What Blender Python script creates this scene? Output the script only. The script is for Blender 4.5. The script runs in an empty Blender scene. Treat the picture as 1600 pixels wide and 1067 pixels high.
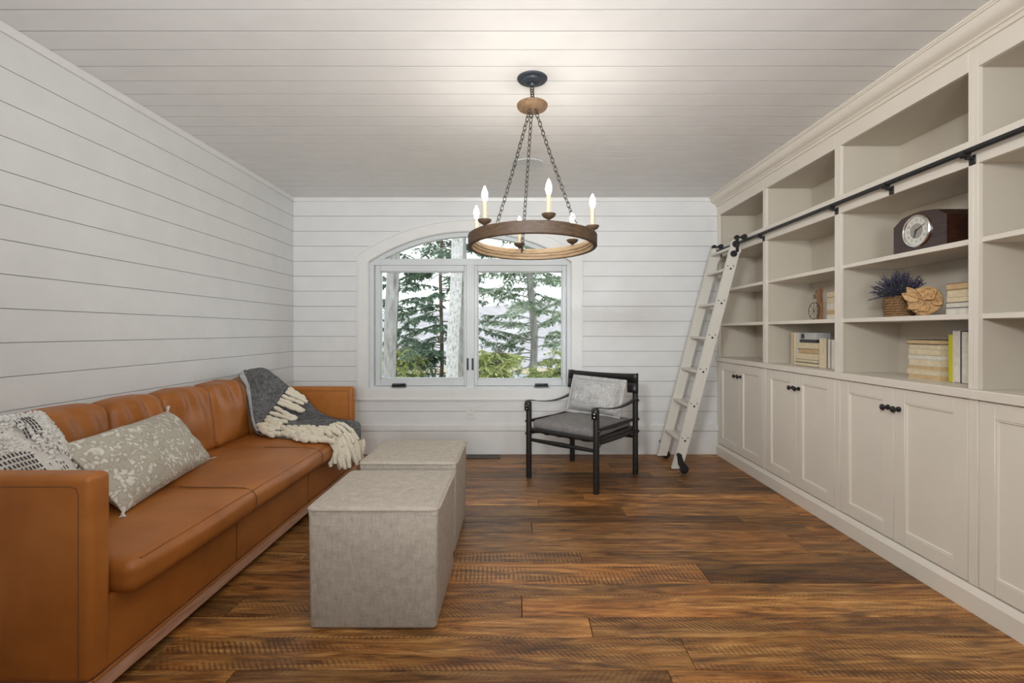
import bpy, bmesh, math, random
from math import sin, cos, pi, radians, sqrt
from mathutils import Vector, noise, Matrix
random.seed(7)
S = bpy.context.scene
C = S.collection

# ------------------------------------------------------------------ camera, world, lights, exposure
CAMZ = 1.167
cd = bpy.data.cameras.new('camera'); cam = bpy.data.objects.new('camera', cd); C.objects.link(cam)
cam.location = (0, 0, CAMZ); cam.rotation_euler = (radians(90), 0, 0)
cd.sensor_width = 36; cd.lens = 740/1600*36; cd.shift_x = -0.005; cd.shift_y = -0.010; cd.clip_start = 0.05; cd.clip_end = 400
S.camera = cam

W = bpy.data.worlds.new('overcast_sky'); S.world = W; W.use_nodes = True
bg = W.node_tree.nodes['Background']; bg.inputs[0].default_value = (0.93, 0.965, 1.0, 1); bg.inputs[1].default_value = 1.5

def area(name, loc, rot, sx, sy, power, col):
    l = bpy.data.lights.new(name, 'AREA'); l.shape = 'RECTANGLE'; l.size = sx; l.size_y = sy; l.energy = power; l.color = col
    o = bpy.data.objects.new(name, l); C.objects.link(o); o.location = loc; o.rotation_euler = rot
    return o
# added fill behind the camera: panel turned up, spots feathered towards the far end
area('bounce_fill', (0.05, -0.75, 1.30), (radians(180), 0, 0), 3.4, 1.5, 30, (1.0, 1.0, 1.0))
def fill_spot(name, loc, aim, cone, power, size):  # added fill light with no fixture in the room
    l = bpy.data.lights.new(name, 'SPOT'); l.energy = power; l.color = (0.95, 0.985, 1.0); l.spot_size = radians(cone); l.spot_blend = 1.0; l.shadow_soft_size = size
    o = bpy.data.objects.new(name, l); C.objects.link(o); o.location = loc
    o.rotation_euler = (Vector(aim)-Vector(loc)).to_track_quat('-Z', 'Y').to_euler()
fill_spot('wall_fill', (1.40, -1.5, 2.25), (-1.7, 4.0, 1.90), 64, 135, 0.30)
fill_spot('cabinet_fill', (-1.30, -1.5, 2.25), (1.9, 3.0, 1.55), 64, 320, 0.30)
fill_spot('ceiling_fill', (0.0, -1.2, 1.45), (-0.2, 3.1, 2.75), 84, 370, 0.40)

vs = S.view_settings
vs.view_transform = 'Standard'; vs.look = 'None'; vs.gamma = 1.0; vs.use_curve_mapping = False
vs.exposure = 0.47

# ------------------------------------------------------------------ material helpers
def lin(r, g, b):
    f = lambda c: (c/255/12.92) if c/255 <= 0.04045 else ((c/255+0.055)/1.055)**2.4
    return (f(r), f(g), f(b), 1.0)

class NT:
    def __init__(s, name):
        s.m = bpy.data.materials.new(name); s.m.use_nodes = True
        s.t = s.m.node_tree; s.n = s.t.nodes; s.b = s.n['Principled BSDF']; s.out = s.n['Material Output']
    def node(s, typ, **kw):
        n = s.n.new(typ)
        for k, v in kw.items(): setattr(n, k, v)
        return n
    def link(s, a, b): s.t.links.new(a, b)
    def coords(s, scale=(1, 1, 1), rand=0.0, rot=(0, 0, 0)):
        tc = s.node('ShaderNodeTexCoord'); mp = s.node('ShaderNodeMapping')
        mp.inputs['Scale'].default_value = scale; mp.inputs['Rotation'].default_value = rot
        if rand:
            oi = s.node('ShaderNodeObjectInfo'); mul = s.node('ShaderNodeMath', operation='MULTIPLY'); mul.inputs[1].default_value = rand
            s.link(oi.outputs['Random'], mul.inputs[0])
            cx = s.node('ShaderNodeCombineXYZ')
            for i in range(3): s.link(mul.outputs[0], cx.inputs[i])
            s.link(cx.outputs[0], mp.inputs['Location'])
        s.link(tc.outputs['Object'], mp.inputs[0]); return mp.outputs[0]
    def noise(s, vec, scale, detail=4, rough=0.55, dist=0.0):
        n = s.node('ShaderNodeTexNoise'); n.inputs['Scale'].default_value = scale; n.inputs['Detail'].default_value = detail
        n.inputs['Roughness'].default_value = rough; n.inputs['Distortion'].default_value = dist
        s.link(vec, n.inputs['Vector']); return n.outputs['Fac']
    def wave(s, vec, scale, dist=2, detail=2, dscale=1.0, direction='X'):
        n = s.node('ShaderNodeTexWave'); n.wave_type = 'BANDS'; n.bands_direction = direction
        n.inputs['Scale'].default_value = scale; n.inputs['Distortion'].default_value = dist
        n.inputs['Detail'].default_value = detail; n.inputs['Detail Scale'].default_value = dscale
        s.link(vec, n.inputs['Vector']); return n.outputs['Fac']
    def ramp(s, fac, stops):
        r = s.node('ShaderNodeValToRGB'); e = r.color_ramp.elements
        while len(e) < len(stops): e.new(0.5)
        for i, (p, c) in enumerate(stops): e[i].position = p; e[i].color = c
        s.link(fac, r.inputs[0]); return r.outputs[0]
    def mix(s, fac, a, b, mode='MIX'):
        n = s.node('ShaderNodeMix', data_type='RGBA', blend_type=mode)
        for sock, v in ((n.inputs[0], fac), (n.inputs[6], a), (n.inputs[7], b)):
            if hasattr(v, 'is_linked') or hasattr(v, 'links'): s.link(v, sock)
            else: sock.default_value = v
        return n.outputs[2]
    def math(s, op, a, b=0.0, clamp=False):
        n = s.node('ShaderNodeMath', operation=op, use_clamp=clamp)
        for i, v in enumerate((a, b)):
            if hasattr(v, 'links'): s.link(v, n.inputs[i])
            else: n.inputs[i].default_value = v
        return n.outputs[0]
    def bump(s, h, strength=0.2, dist=0.002):
        n = s.node('ShaderNodeBump'); n.inputs['Strength'].default_value = strength; n.inputs['Distance'].default_value = dist
        s.link(h, n.inputs['Height']); s.link(n.outputs[0], s.b.inputs['Normal'])
    def set(s, color=None, rough=None, metal=None, spec=None):
        for k, v in (('Base Color', color), ('Roughness', rough), ('Metallic', metal), ('Specular IOR Level', spec)):
            if v is None: continue
            if hasattr(v, 'links'): s.link(v, s.b.inputs[k])
            else: s.b.inputs[k].default_value = v
        return s.m

M = {}
def paint(name, c, rough=0.45, var=0.03, scale=6):
    t = NT(name); v = t.coords(rand=9)
    n = t.noise(v, scale, 3)
    d = tuple(x*(1-var*2) for x in c[:3])+(1,)
    M[name] = t.set(t.ramp(n, [(0.3, d), (0.75, c)]), rough); t.bump(t.noise(v, 90, 2), 0.04, 0.001)
paint('white_paint', (0.745, 0.745, 0.735, 1), 0.42)
paint('ceiling_paint', (0.86, 0.86, 0.855, 1), 0.5)
paint('trim_paint', (0.77, 0.765, 0.745, 1), 0.35)
paint('window_white', (0.66, 0.69, 0.70, 1), 0.35)
paint('ceiling_joint_shade', (0.24, 0.24, 0.235, 1), 0.8)  # dark grey paints the shade of the near-flush plank joints
paint('groove_paint', (0.40, 0.40, 0.39, 1), 0.6)
paint('greige_paint', (0.74, 0.675, 0.585, 1), 0.38, 0.02)
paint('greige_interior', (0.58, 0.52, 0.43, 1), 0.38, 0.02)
paint('ladder_paint', (0.66, 0.625, 0.56, 1), 0.4, 0.02)
paint('black_metal', (0.012, 0.012, 0.013, 1), 0.45, 0.1)
paint('dark_bronze', (0.035, 0.028, 0.024, 1), 0.5, 0.2); 
paint('blue_black_metal', (0.035, 0.045, 0.06, 1), 0.45, 0.15, 20)
paint('outlet_white', (0.78, 0.77, 0.74, 1), 0.3)
paint('slot_dark', (0.03, 0.03, 0.03, 1), 0.5)
paint('candle_sleeve', (0.45, 0.39, 0.27, 1), 0.5)
paint('black_leather', (0.012, 0.011, 0.011, 1), 0.42, 0.2, 30)
paint('black_wood', (0.014, 0.013, 0.013, 1), 0.45, 0.2, 30)
paint('canvas_tab', (0.62, 0.56, 0.45, 1), 0.8)
paint('page_cream', (0.72, 0.60, 0.40, 1), 0.8, 0.1, 40)
paint('page_tan', (0.60, 0.42, 0.22, 1), 0.8, 0.1, 40)
paint('page_white', (0.74, 0.68, 0.58, 1), 0.8, 0.1, 40)
paint('cover_yellow', (0.62, 0.55, 0.03, 1), 0.5)
paint('cover_dark', (0.03, 0.025, 0.03, 1), 0.5)
paint('cover_white', (0.70, 0.68, 0.66, 1), 0.5)
paint('cover_brown', (0.30, 0.13, 0.05, 1), 0.5)
paint('cover_cream', (0.70, 0.60, 0.44, 1), 0.5)
paint('cover_red', (0.32, 0.04, 0.03, 1), 0.5)
paint('silver_case', (0.45, 0.45, 0.43, 1), 0.35)
paint('clock_dial', (0.62, 0.60, 0.54, 1), 0.4)
paint('clock_center', (0.30, 0.27, 0.24, 1), 0.25)
paint('cream_yarn', (0.78, 0.71, 0.57, 1), 0.95, 0.08, 60)
paint('white_yarn', (0.78, 0.755, 0.71, 1), 0.95, 0.08, 60)
paint('black_yarn', (0.05, 0.045, 0.05, 1), 0.95)
paint('stitch_tan', (0.17, 0.062, 0.014, 1), 0.7)
paint('lavender_flower', (0.15, 0.115, 0.25, 1), 0.8, 0.3, 60)
paint('lavender_leaf', (0.11, 0.13, 0.12, 1), 0.8, 0.3, 60)
paint('bronze_vent', (0.10, 0.06, 0.035, 1), 0.45, 0.2)
paint('roof_grey', (0.22, 0.20, 0.20, 1), 0.8)
paint('cottage_white', (0.75, 0.75, 0.74, 1), 0.7)

def chrome():
    t = NT('polished_steel'); M['chrome'] = t.set((0.72, 0.70, 0.66, 1), 0.22, 1.0)
    t = NT('brass'); M['brass'] = t.set((0.75, 0.55, 0.30, 1), 0.3, 1.0)
chrome()

def leather():
    t = NT('tan_leather'); v = t.coords(rand=5)
    big = t.noise(v, 3.0, 4, 0.6, 0.4); fine = t.noise(v, 260, 3)
    col = t.ramp(big, [(0.25, (0.265, 0.083, 0.013, 1)), (0.55, (0.37, 0.124, 0.022, 1)), (0.8, (0.44, 0.168, 0.038, 1))])
    cr = t.noise(t.coords((1, 1, 1), rand=5), 22, 5, 0.6, 1.2)
    h = t.math('ADD', t.math('MULTIPLY', fine, 0.35), t.math('MULTIPLY', cr, 0.8))
    t.bump(h, 0.22, 0.003)
    M['leather'] = t.set(col, t.math('ADD', t.math('MULTIPLY', cr, 0.18), 0.34), spec=0.38)
leather()

def wood(name, dark, mid, light, sc=(1, 14, 14), rough=0.45, scale=4, bump=0.15):
    t = NT(name); v = t.coords(sc, rand=11)
    n = t.noise(v, scale, 6, 0.62, 0.6)
    M[name] = t.set(t.ramp(n, [(0.28, dark), (0.5, mid), (0.74, light)]), rough); t.bump(n, bump, 0.003)
wood('walnut_ring', (0.025, 0.014, 0.008, 1), (0.066, 0.036, 0.018, 1), (0.10, 0.058, 0.030, 1), (6, 6, 40), 0.6)
wood('pale_wood_band', (0.16, 0.10, 0.05, 1), (0.27, 0.185, 0.10, 1), (0.35, 0.25, 0.15, 1), (5, 5, 30), 0.6)
wood('hub_wood', (0.09, 0.05, 0.025, 1), (0.17, 0.10, 0.05, 1), (0.24, 0.15, 0.08, 1), (14, 3, 14), 0.55)
wood('sofa_rail', (0.34, 0.17, 0.10, 1), (0.50, 0.28, 0.18, 1), (0.60, 0.37, 0.26, 1), (12, 1.2, 12), 0.5)
wood('clock_wood', (0.012, 0.005, 0.003, 1), (0.035, 0.012, 0.007, 1), (0.07, 0.025, 0.013, 1), (6, 2, 30), 0.3)
wood('carved_wood', (0.30, 0.16, 0.06, 1), (0.52, 0.31, 0.135, 1), (0.64, 0.42, 0.20, 1), (10, 10, 30), 0.5)
wood('post_wood', (0.10, 0.045, 0.02, 1), (0.20, 0.10, 0.05, 1), (0.28, 0.15, 0.08, 1), (20, 20, 3), 0.55)
wood('wicker', (0.06, 0.028, 0.010, 1), (0.21, 0.115, 0.045, 1), (0.36, 0.22, 0.10, 1), (40, 40, 40), 0.7, 3)
wood('bark_grey', (0.16, 0.15, 0.14, 1), (0.30, 0.29, 0.28, 1), (0.42, 0.41, 0.40, 1), (9, 9, 2.0), 0.9, 2)
wood('bark_white', (0.16, 0.14, 0.13, 1), (0.55, 0.54, 0.53, 1), (0.70, 0.69, 0.68, 1), (22, 22, 9), 0.9, 2)
wood('bark_dark', (0.07, 0.055, 0.045, 1), (0.14, 0.11, 0.09, 1), (0.22, 0.18, 0.15, 1), (9, 9, 2.0), 0.9, 2)

def floorwood():
    t = NT('reclaimed_oak')
    oi = t.node('ShaderNodeObjectInfo'); sep = t.node('ShaderNodeSeparateColor'); t.link(oi.outputs['Color'], sep.inputs[0])
    tone, saw, ang = sep.outputs[0], sep.outputs[1], sep.outputs[2]
    grain = t.noise(t.coords((1.2, 11, 11), rand=37), 2.2, 8, 0.68, 1.3)
    fine = t.noise(t.coords((3.0, 80, 80), rand=37), 3.0, 4, 0.6, 0.2)
    patch = t.noise(t.coords((1.3, 5.5, 5.5), rand=61), 2.0, 5, 0.6, 0.9)
    hue = t.noise(t.coords((0.9, 3.0, 3.0), rand=23), 1.6, 3, 0.5, 0.5)
    g = t.math('ADD', t.math('MULTIPLY', grain, 0.72), t.math('MULTIPLY', fine, 0.28))
    base = t.ramp(g, [(0.36, (0.090, 0.038, 0.011, 1)), (0.44, (0.25, 0.105, 0.028, 1)), (0.52, (0.43, 0.20, 0.057, 1)), (0.63, (0.66, 0.37, 0.13, 1))])
    base = t.mix(t.ramp(hue, [(0.42, (0, 0, 0, 1)), (0.62, (1, 1, 1, 1))]), base, t.mix(1.0, base, (1.0, 0.86, 0.76, 1), 'MULTIPLY'))
    # circular saw marks: skewed bands across the board, kept to blotchy zones along it
    tc = t.node('ShaderNodeTexCoord'); sx = t.node('ShaderNodeSeparateXYZ'); t.link(tc.outputs['Object'], sx.inputs[0])
    skew = t.math('MULTIPLY', t.math('SUBTRACT', ang, 0.5), 3.4)
    xx = t.math('ADD', sx.outputs[0], t.math('MULTIPLY', sx.outputs[1], skew))
    cx = t.node('ShaderNodeCombineXYZ'); t.link(xx, cx.inputs[0]); t.link(t.math('MULTIPLY', sx.outputs[1], 0.6), cx.inputs[1])
    w = t.wave(cx.outputs[0], 15.0, 3.5, 3, 1.2)
    wm = t.math('POWER', w, 1.6)
    zone = t.ramp(t.noise(t.coords((1.0, 9, 9), rand=83), 2.0, 3, 0.6), [(0.43, (0, 0, 0, 1)), (0.56, (1, 1, 1, 1))])
    sm = t.math('MULTIPLY', t.math('MULTIPLY', wm, zone), saw, True)
    c1 = t.mix(t.math('MULTIPLY', sm, 0.80), base, (0.050, 0.026, 0.013, 1))
    pm = t.ramp(patch, [(0.52, (0, 0, 0, 1)), (0.66, (1, 1, 1, 1))])
    c2 = t.mix(t.math('MULTIPLY', pm, 0.66), c1, (0.055, 0.030, 0.018, 1))
    ton = t.ramp(tone, [(0.0, (0.26, 0.25, 0.25, 1)), (0.5, (0.82, 0.80, 0.78, 1)), (1.0, (1.40, 1.36, 1.28, 1))])
    c3 = t.mix(1.0, c2, ton, 'MULTIPLY')
    r = t.math('ADD', t.math('MULTIPLY', g, 0.22), 0.29)
    h = t.math('SUBTRACT', g, t.math('MULTIPLY', sm, 0.9))
    t.bump(h, 0.25, 0.004)
    M['floor'] = t.set(c3, r, spec=0.36)
floorwood()

def fabric(name, a, b, scale=1.0, rough=0.95, bump=0.3):
    t = NT(name)
    n1 = t.noise(t.coords((220*scale, 18*scale, 18*scale)), 1.0, 3, 0.6)
    n2 = t.noise(t.coords((18*scale, 220*scale, 18*scale)), 1.0, 3, 0.6)
    n3 = t.noise(t.coords((18*scale, 18*scale, 220*scale)), 1.0, 3, 0.6)
    n4 = t.noise(t.coords((220*scale, 220*scale, 12*scale)), 1.0, 3, 0.6)
    s = t.math('MULTIPLY', t.math('ADD', t.math('ADD', n1, n2), t.math('ADD', n3, n4)), 0.25)
    M[name] = t.set(t.ramp(s, [(0.40, a), (0.60, b)]), rough, spec=0.2); t.bump(s, bump, 0.002)
fabric('linen', (0.36, 0.312, 0.258, 1), (0.53, 0.478, 0.412, 1), 1.7)
fabric('grey_linen', (0.30, 0.295, 0.29, 1), (0.60, 0.59, 0.58, 1), 0.8)
fabric('grey_cushion', (0.16, 0.148, 0.143, 1), (0.25, 0.235, 0.228, 1), 1.2)
fabric('charcoal_wool', (0.045, 0.045, 0.047, 1), (0.20, 0.20, 0.20, 1), 0.7, 1.0, 0.6)
fabric('pale_wool', (0.30, 0.30, 0.30, 1), (0.52, 0.52, 0.52, 1), 0.7, 1.0, 0.6)
fabric('ivory_cotton', (0.55, 0.52, 0.47, 1), (0.70, 0.67, 0.62, 1), 0.8)

def damask():
    t = NT('floral_damask'); v = t.coords()
    vo = t.node('ShaderNodeTexVoronoi'); vo.inputs['Scale'].default_value = 38; vo.feature = 'F1'
    nz = t.noise(v, 14, 4, 0.6)
    mx = t.node('ShaderNodeMix', data_type='RGBA'); mx.inputs[0].default_value = 0.09
    t.link(v, mx.inputs[6]); nn = t.node('ShaderNodeTexNoise'); nn.inputs['Scale'].default_value = 16; t.link(v, nn.inputs['Vector'])
    t.link(nn.outputs['Color'], mx.inputs[7]); t.link(mx.outputs[2], vo.inputs['Vector'])
    f = t.math('ADD', t.math('MULTIPLY', vo.outputs['Distance'], 1.1), t.math('MULTIPLY', nz, 0.35))
    scr = t.noise(t.coords((60, 20, 60)), 1.2, 3)
    f2 = t.math('ADD', f, t.math('MULTIPLY', scr, 0.16))
    col = t.ramp(f2, [(0.42, (0.70, 0.67, 0.60, 1)), (0.66, (0.60, 0.565, 0.49, 1)), (0.78, (0.38, 0.345, 0.28, 1)), (0.95, (0.47, 0.435, 0.36, 1))])
    M['damask'] = t.set(col, 0.9, spec=0.2); t.bump(f2, 0.3, 0.003)
damask()

def glass():
    t = NT('window_glass'); tr = t.node('ShaderNodeBsdfTransparent'); gl = t.node('ShaderNodeBsdfGlossy'); gl.inputs['Roughness'].default_value = 0.02
    fr = t.node('ShaderNodeFresnel'); fr.inputs['IOR'].default_value = 1.06
    mx = t.node('ShaderNodeMixShader'); t.link(fr.outputs[0], mx.inputs[0]); t.link(tr.outputs[0], mx.inputs[1]); t.link(gl.outputs[0], mx.inputs[2])
    tr.inputs[0].default_value = (0.96, 0.98, 0.97, 1); t.link(mx.outputs[0], t.out.inputs[0]); M['glass'] = t.m
    t = NT('lit_bulb'); t.set((1, 0.9, 0.75, 1), 0.3)
    t.b.inputs['Emission Color'].default_value = (1.0, 0.86, 0.66, 1); t.b.inputs['Emission Strength'].default_value = 22; M['bulb'] = t.m
glass()

def leafmat(name, a, b):
    t = NT(name); v = t.coords(); n = t.noise(v, 0.9, 3); n2 = t.noise(v, 9.0, 2)
    f = t.math('ADD', t.math('MULTIPLY', n, 0.6), t.math('MULTIPLY', n2, 0.4))
    col = t.ramp(f, [(0.35, a), (0.62, b)])
    M[name] = t.set(col, 0.8, spec=0.2)
    tl = t.node('ShaderNodeBsdfTranslucent'); t.link(col, tl.inputs[0]); mx = t.node('ShaderNodeMixShader'); mx.inputs[0].default_value = 0.4
    t.link(t.b.outputs[0], mx.inputs[1]); t.link(tl.outputs[0], mx.inputs[2]); t.link(mx.outputs[0], t.out.inputs[0])
leafmat('hemlock_dark', (0.16, 0.235, 0.18, 1), (0.32, 0.42, 0.31, 1))  # foliage greens lightened to stand in for haze over the trees
leafmat('hemlock_mid', (0.26, 0.34, 0.25, 1), (0.48, 0.57, 0.42, 1))
leafmat('hemlock_yellow', (0.36, 0.42, 0.17, 1), (0.62, 0.66, 0.32, 1))
def ground():
    t = NT('forest_ground'); v = t.coords(); n = t.noise(v, 0.5, 6)
    M['ground'] = t.set(t.ramp(n, [(0.35, (0.22, 0.19, 0.10, 1)), (0.55, (0.36, 0.30, 0.19, 1)), (0.7, (0.30, 0.33, 0.16, 1))]), 0.95)
    t = NT('bare_tree_hill'); v = t.coords((1, 1, 0.25)); n = t.noise(v, 0.5, 8, 0.75)
    M['hill'] = t.set(t.ramp(n, [(0.35, (0.30, 0.28, 0.30, 1)), (0.65, (0.52, 0.50, 0.52, 1))]), 0.95)  # distance haze is put into this pale grey
    t = NT('lake_water'); v = t.coords((1, 3, 1)); n = t.noise(v, 1.5, 3)
    M['lake'] = t.set((0.30, 0.36, 0.40, 1), 0.12); t.bump(n, 0.2, 0.05)
ground()

# ------------------------------------------------------------------ geometry helpers
ORG = {}
def org(o): return ORG.get(o.name, Vector((0, 0, 0)))

class MB:
    def __init__(s): s.v = []; s.f = []
    def add(s, v, f):
        b = len(s.v); s.v += [tuple(p) for p in v]; s.f += [tuple(i+b for i in q) for q in f]; return s
    def box(s, x0, x1, y0, y1, z0, z1, c=0.0):
        x0, x1 = min(x0, x1), max(x0, x1); y0, y1 = min(y0, y1), max(y0, y1); z0, z1 = min(z0, z1), max(z0, z1)
        if c <= 0:
            v = [(x, y, z) for z in (z0, z1) for y in (y0, y1) for x in (x0, x1)]
            return s.add(v, [(0, 2, 3, 1), (4, 5, 7, 6), (0, 1, 5, 4), (2, 6, 7, 3), (0, 4, 6, 2), (1, 3, 7, 5)])
        c = min(c, (x1-x0)*.49, (y1-y0)*.49, (z1-z0)*.49)
        cen = Vector(((x0+x1)/2, (y0+y1)/2, (z0+z1)/2)); h = Vector(((x1-x0)/2, (y1-y0)/2, (z1-z0)/2))
        v = []; ix = {}
        for sx in (-1, 1):
            for sy in (-1, 1):
                for sz in (-1, 1):
                    sg = (sx, sy, sz)
                    for a in range(3):
                        p = [sg[i]*(h[i]-(0 if i == a else c)) for i in range(3)]
                        ix[(sg, a)] = len(v); v.append(Vector(p))
        f = []
        for a in range(3):
            b, d = (a+1) % 3, (a+2) % 3
            for sa in (-1, 1):
                q = []
                for sb, sd in ((-1, -1), (1, -1), (1, 1), (-1, 1)):
                    sg = [0, 0, 0]; sg[a] = sa; sg[b] = sb; sg[d] = sd; q.append(ix[(tuple(sg), a)])
                f.append(q)
            for sb in (-1, 1):
                for sd in (-1, 1):
                    sg0 = [0]*3; sg0[a] = -1; sg0[b] = sb; sg0[d] = sd; sg1 = list(sg0); sg1[a] = 1
                    f.append([ix[(tuple(sg0), b)], ix[(tuple(sg1), b)], ix[(tuple(sg1), d)], ix[(tuple(sg0), d)]])
        for sx in (-1, 1):
            for sy in (-1, 1):
                for sz in (-1, 1): f.append([ix[((sx, sy, sz), a)] for a in range(3)])
        out = []
        for q in f:
            p = [v[i] for i in q]; n = (p[1]-p[0]).cross(p[2]-p[1]); m = sum(p, Vector())/len(p)
            out.append(tuple(q) if n.dot(m) > 0 else tuple(reversed(q)))
        return s.add([p+cen for p in v], out)
    def tube(s, pts, r, n=8, caps=True, closed=False, flat=1.0):
        pts = [Vector(p) for p in pts]; k = len(pts)
        if not hasattr(r, '__len__'): r = [r]*k
        v = []; f = []; up = None
        for i, p in enumerate(pts):
            if closed: t = pts[(i+1) % k]-pts[i-1]
            else: t = pts[min(i+1, k-1)]-pts[max(i-1, 0)]
            t = t.normalized() if t.length > 1e-9 else Vector((0, 0, 1))
            if up is None:
                ref = Vector((0, 0, 1)) if abs(t.z) < 0.9 else Vector((0, 1, 0)); up = (ref-t*ref.dot(t)).normalized()
            else:
                up = up-t*up.dot(t); up = up.normalized() if up.length > 1e-6 else t.orthogonal().normalized()
            sd = t.cross(up)
            for j in range(n):
                a = 2*pi*j/n; v.append(p+(sd*cos(a)+up*sin(a)*flat)*r[i])
        for i in range(k if closed else k-1):
            i2 = (i+1) % k
            for j in range(n):
                j2 = (j+1) % n; f.append((i*n+j, i*n+j2, i2*n+j2, i2*n+j))
        if caps and not closed: f.append(tuple(reversed(range(n)))); f.append(tuple((k-1)*n+j for j in range(n)))
        return s.add(v, f)
    def cyl(s, p0, p1, r0, r1=None, n=16): return s.tube([p0, p1], [r0, r0 if r1 is None else r1], n)
    def lathe(s, prof, cen=(0, 0, 0), axis='Z', n=32, mod=None):
        v = []; f = []; k = len(prof); cen = Vector(cen)
        ax = {'X': Vector((1, 0, 0)), '-X': Vector((-1, 0, 0)), 'Y': Vector((0, 1, 0)), '-Y': Vector((0, -1, 0)), 'Z': Vector((0, 0, 1))}.get(axis) if isinstance(axis, str) else Vector(axis).normalized()
        e1 = ax.orthogonal().normalized(); e2 = ax.cross(e1)
        for i, (r, h) in enumerate(prof):
            for j in range(n):
                a = 2*pi*j/n; rr = max(r, 1e-5)*(mod(i, a) if mod else 1); v.append(cen+ax*h+(e1*cos(a)+e2*sin(a))*rr)
        for i in range(k-1):
            for j in range(n):
                j2 = (j+1) % n; f.append((i*n+j, i*n+j2, (i+1)*n+j2, (i+1)*n+j))
        if prof[0][0] > 1e-4: f.append(tuple(reversed(range(n))))
        if prof[-1][0] > 1e-4: f.append(tuple((k-1)*n+j for j in range(n)))
        return s.add(v, f)
    def prism(s, poly, axis, a0, a1):
        # poly in the two remaining axes (order x,y,z with the axis left out)
        k = len(poly); v = []
        for a in (a0, a1):
            for p in poly:
                v.append({'X': (a, p[0], p[1]), 'Y': (p[0], a, p[1]), 'Z': (p[0], p[1], a)}[axis])
        f = [tuple(range(k)), tuple(reversed(range(k, 2*k)))]+[(i, k+i, k+(i+1) % k, (i+1) % k) for i in range(k)]
        return s.add(v, f)
    def rbox(s, cen, h, r, m=8, crown=(0, 0, 0), fn=None, seg=4):
        cen = Vector(cen)
        def axis_pts(hh):
            a = [-hh+r*(1-math.tan(pi/4*(1-i/seg))) if False else -hh+r*i/seg for i in range(seg)]
            b = [-(hh-r)+2*(hh-r)*i/m for i in range(m+1)]
            return a+b+[-x for x in reversed(a)]
        P = [axis_pts(h[i]) for i in range(3)]
        bm = bmesh.new()
        for a in range(3):
            b, d = (a+1) % 3, (a+2) % 3
            for sg in (-1, 1):
                g = []
                for u in P[b]:
                    row = []
                    for w in P[d]:
                        p = [0, 0, 0]; p[a] = sg*h[a]; p[b] = u; p[d] = w
                        inn = [max(-(h[i]-r), min(h[i]-r, p[i])) for i in range(3)]
                        dv = Vector([p[i]-inn[i] for i in range(3)])
                        q = Vector(inn)+(dv.normalized()*r if dv.length > 1e-9 else dv)
                        e = [max(-1, min(1, q[i]/h[i])) for i in range(3)]
                        for i in range(3):
                            j, l = (i+1) % 3, (i+2) % 3
                            q[i] += crown[i]*e[i]*(1-e[j]**2)*(1-e[l]**2)
                        if fn: q = fn(q, e)
                        row.append(bm.verts.new(q+cen))
                    g.append(row)
                for i in range(len(g)-1):
                    for j in range(len(g[0])-1):
                        q = (g[i][j], g[i+1][j], g[i+1][j+1], g[i][j+1])
                        bm.faces.new(q if sg > 0 else tuple(reversed(q)))
        bmesh.ops.remove_doubles(bm, verts=bm.verts, dist=1e-5)
        bm.verts.index_update()
        s.add([v.co.copy() for v in bm.verts], [[v.index for v in f.verts] for f in bm.faces]); bm.free(); return s
    def pillow(s, w, h, t, n=26, seed=0, pinch=0.05, wr=0.006):
        # local frame: width X, thickness Y, height Z, centred
        def P(i, j, sg):
            u = -1+2*i/n; v = -1+2*j/n
            x = w/2*u*(1-pinch*(1-v*v)*u*u); z = h/2*v*(1-pinch*(1-u*u)*v*v)
            th = (max(0, 1-u**4)*max(0, 1-v**4))**0.62
            d = noise.noise(Vector((u*2.3+seed, v*2.3, sg*3.1)))*wr*2*th+wr*th*sin(7*u+5*v+seed)*0.4
            return (x, sg*(t/2*th+0.002)+d, z)
        for sg in (-1, 1):
            v = [P(i, j, sg) for i in range(n+1) for j in range(n+1)]
            f = []
            for i in range(n):
                for j in range(n):
                    q = (i*(n+1)+j, (i+1)*(n+1)+j, (i+1)*(n+1)+j+1, i*(n+1)+j+1); f.append(q if sg < 0 else tuple(reversed(q)))
            s.add(v, f)
        rim = [(i, 0) for i in range(n)]+[(n, j) for j in range(n)]+[(n-i, n) for i in range(n)]+[(0, n-j) for j in range(n)]
        v = [P(i, j, -1) for i, j in rim]+[P(i, j, 1) for i, j in rim]; k = len(rim)
        return s.add(v, [(i, (i+1) % k, k+(i+1) % k, k+i) for i in range(k)])
    def xf(s, mat): s.v = [tuple(mat @ Vector(p)) for p in s.v]; return s
    def build(s, name, mat, parent=None, origin=None, local=False, angle=38, smooth=True, color=None):
        me = bpy.data.meshes.new(name)
        po = org(parent) if parent and not local else Vector((0, 0, 0))
        o_ = Vector(origin) if origin is not None else po
        me.from_pydata([tuple(Vector(p)-o_) for p in s.v], [], s.f); me.validate()
        bm = bmesh.new(); bm.from_mesh(me); bmesh.ops.recalc_face_normals(bm, faces=bm.faces); bm.to_mesh(me); bm.free()
        if smooth:
            me.polygons.foreach_set('use_smooth', [True]*len(me.polygons)); me.set_sharp_from_angle(angle=radians(angle))
        me.materials.append(M[mat])
        o = bpy.data.objects.new(name, me); C.objects.link(o)
        if parent: o.parent = parent
        if origin is not None: o.location = Vector(origin)-po
        ORG[o.name] = o_
        if color: o.color = color
        return o

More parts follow.
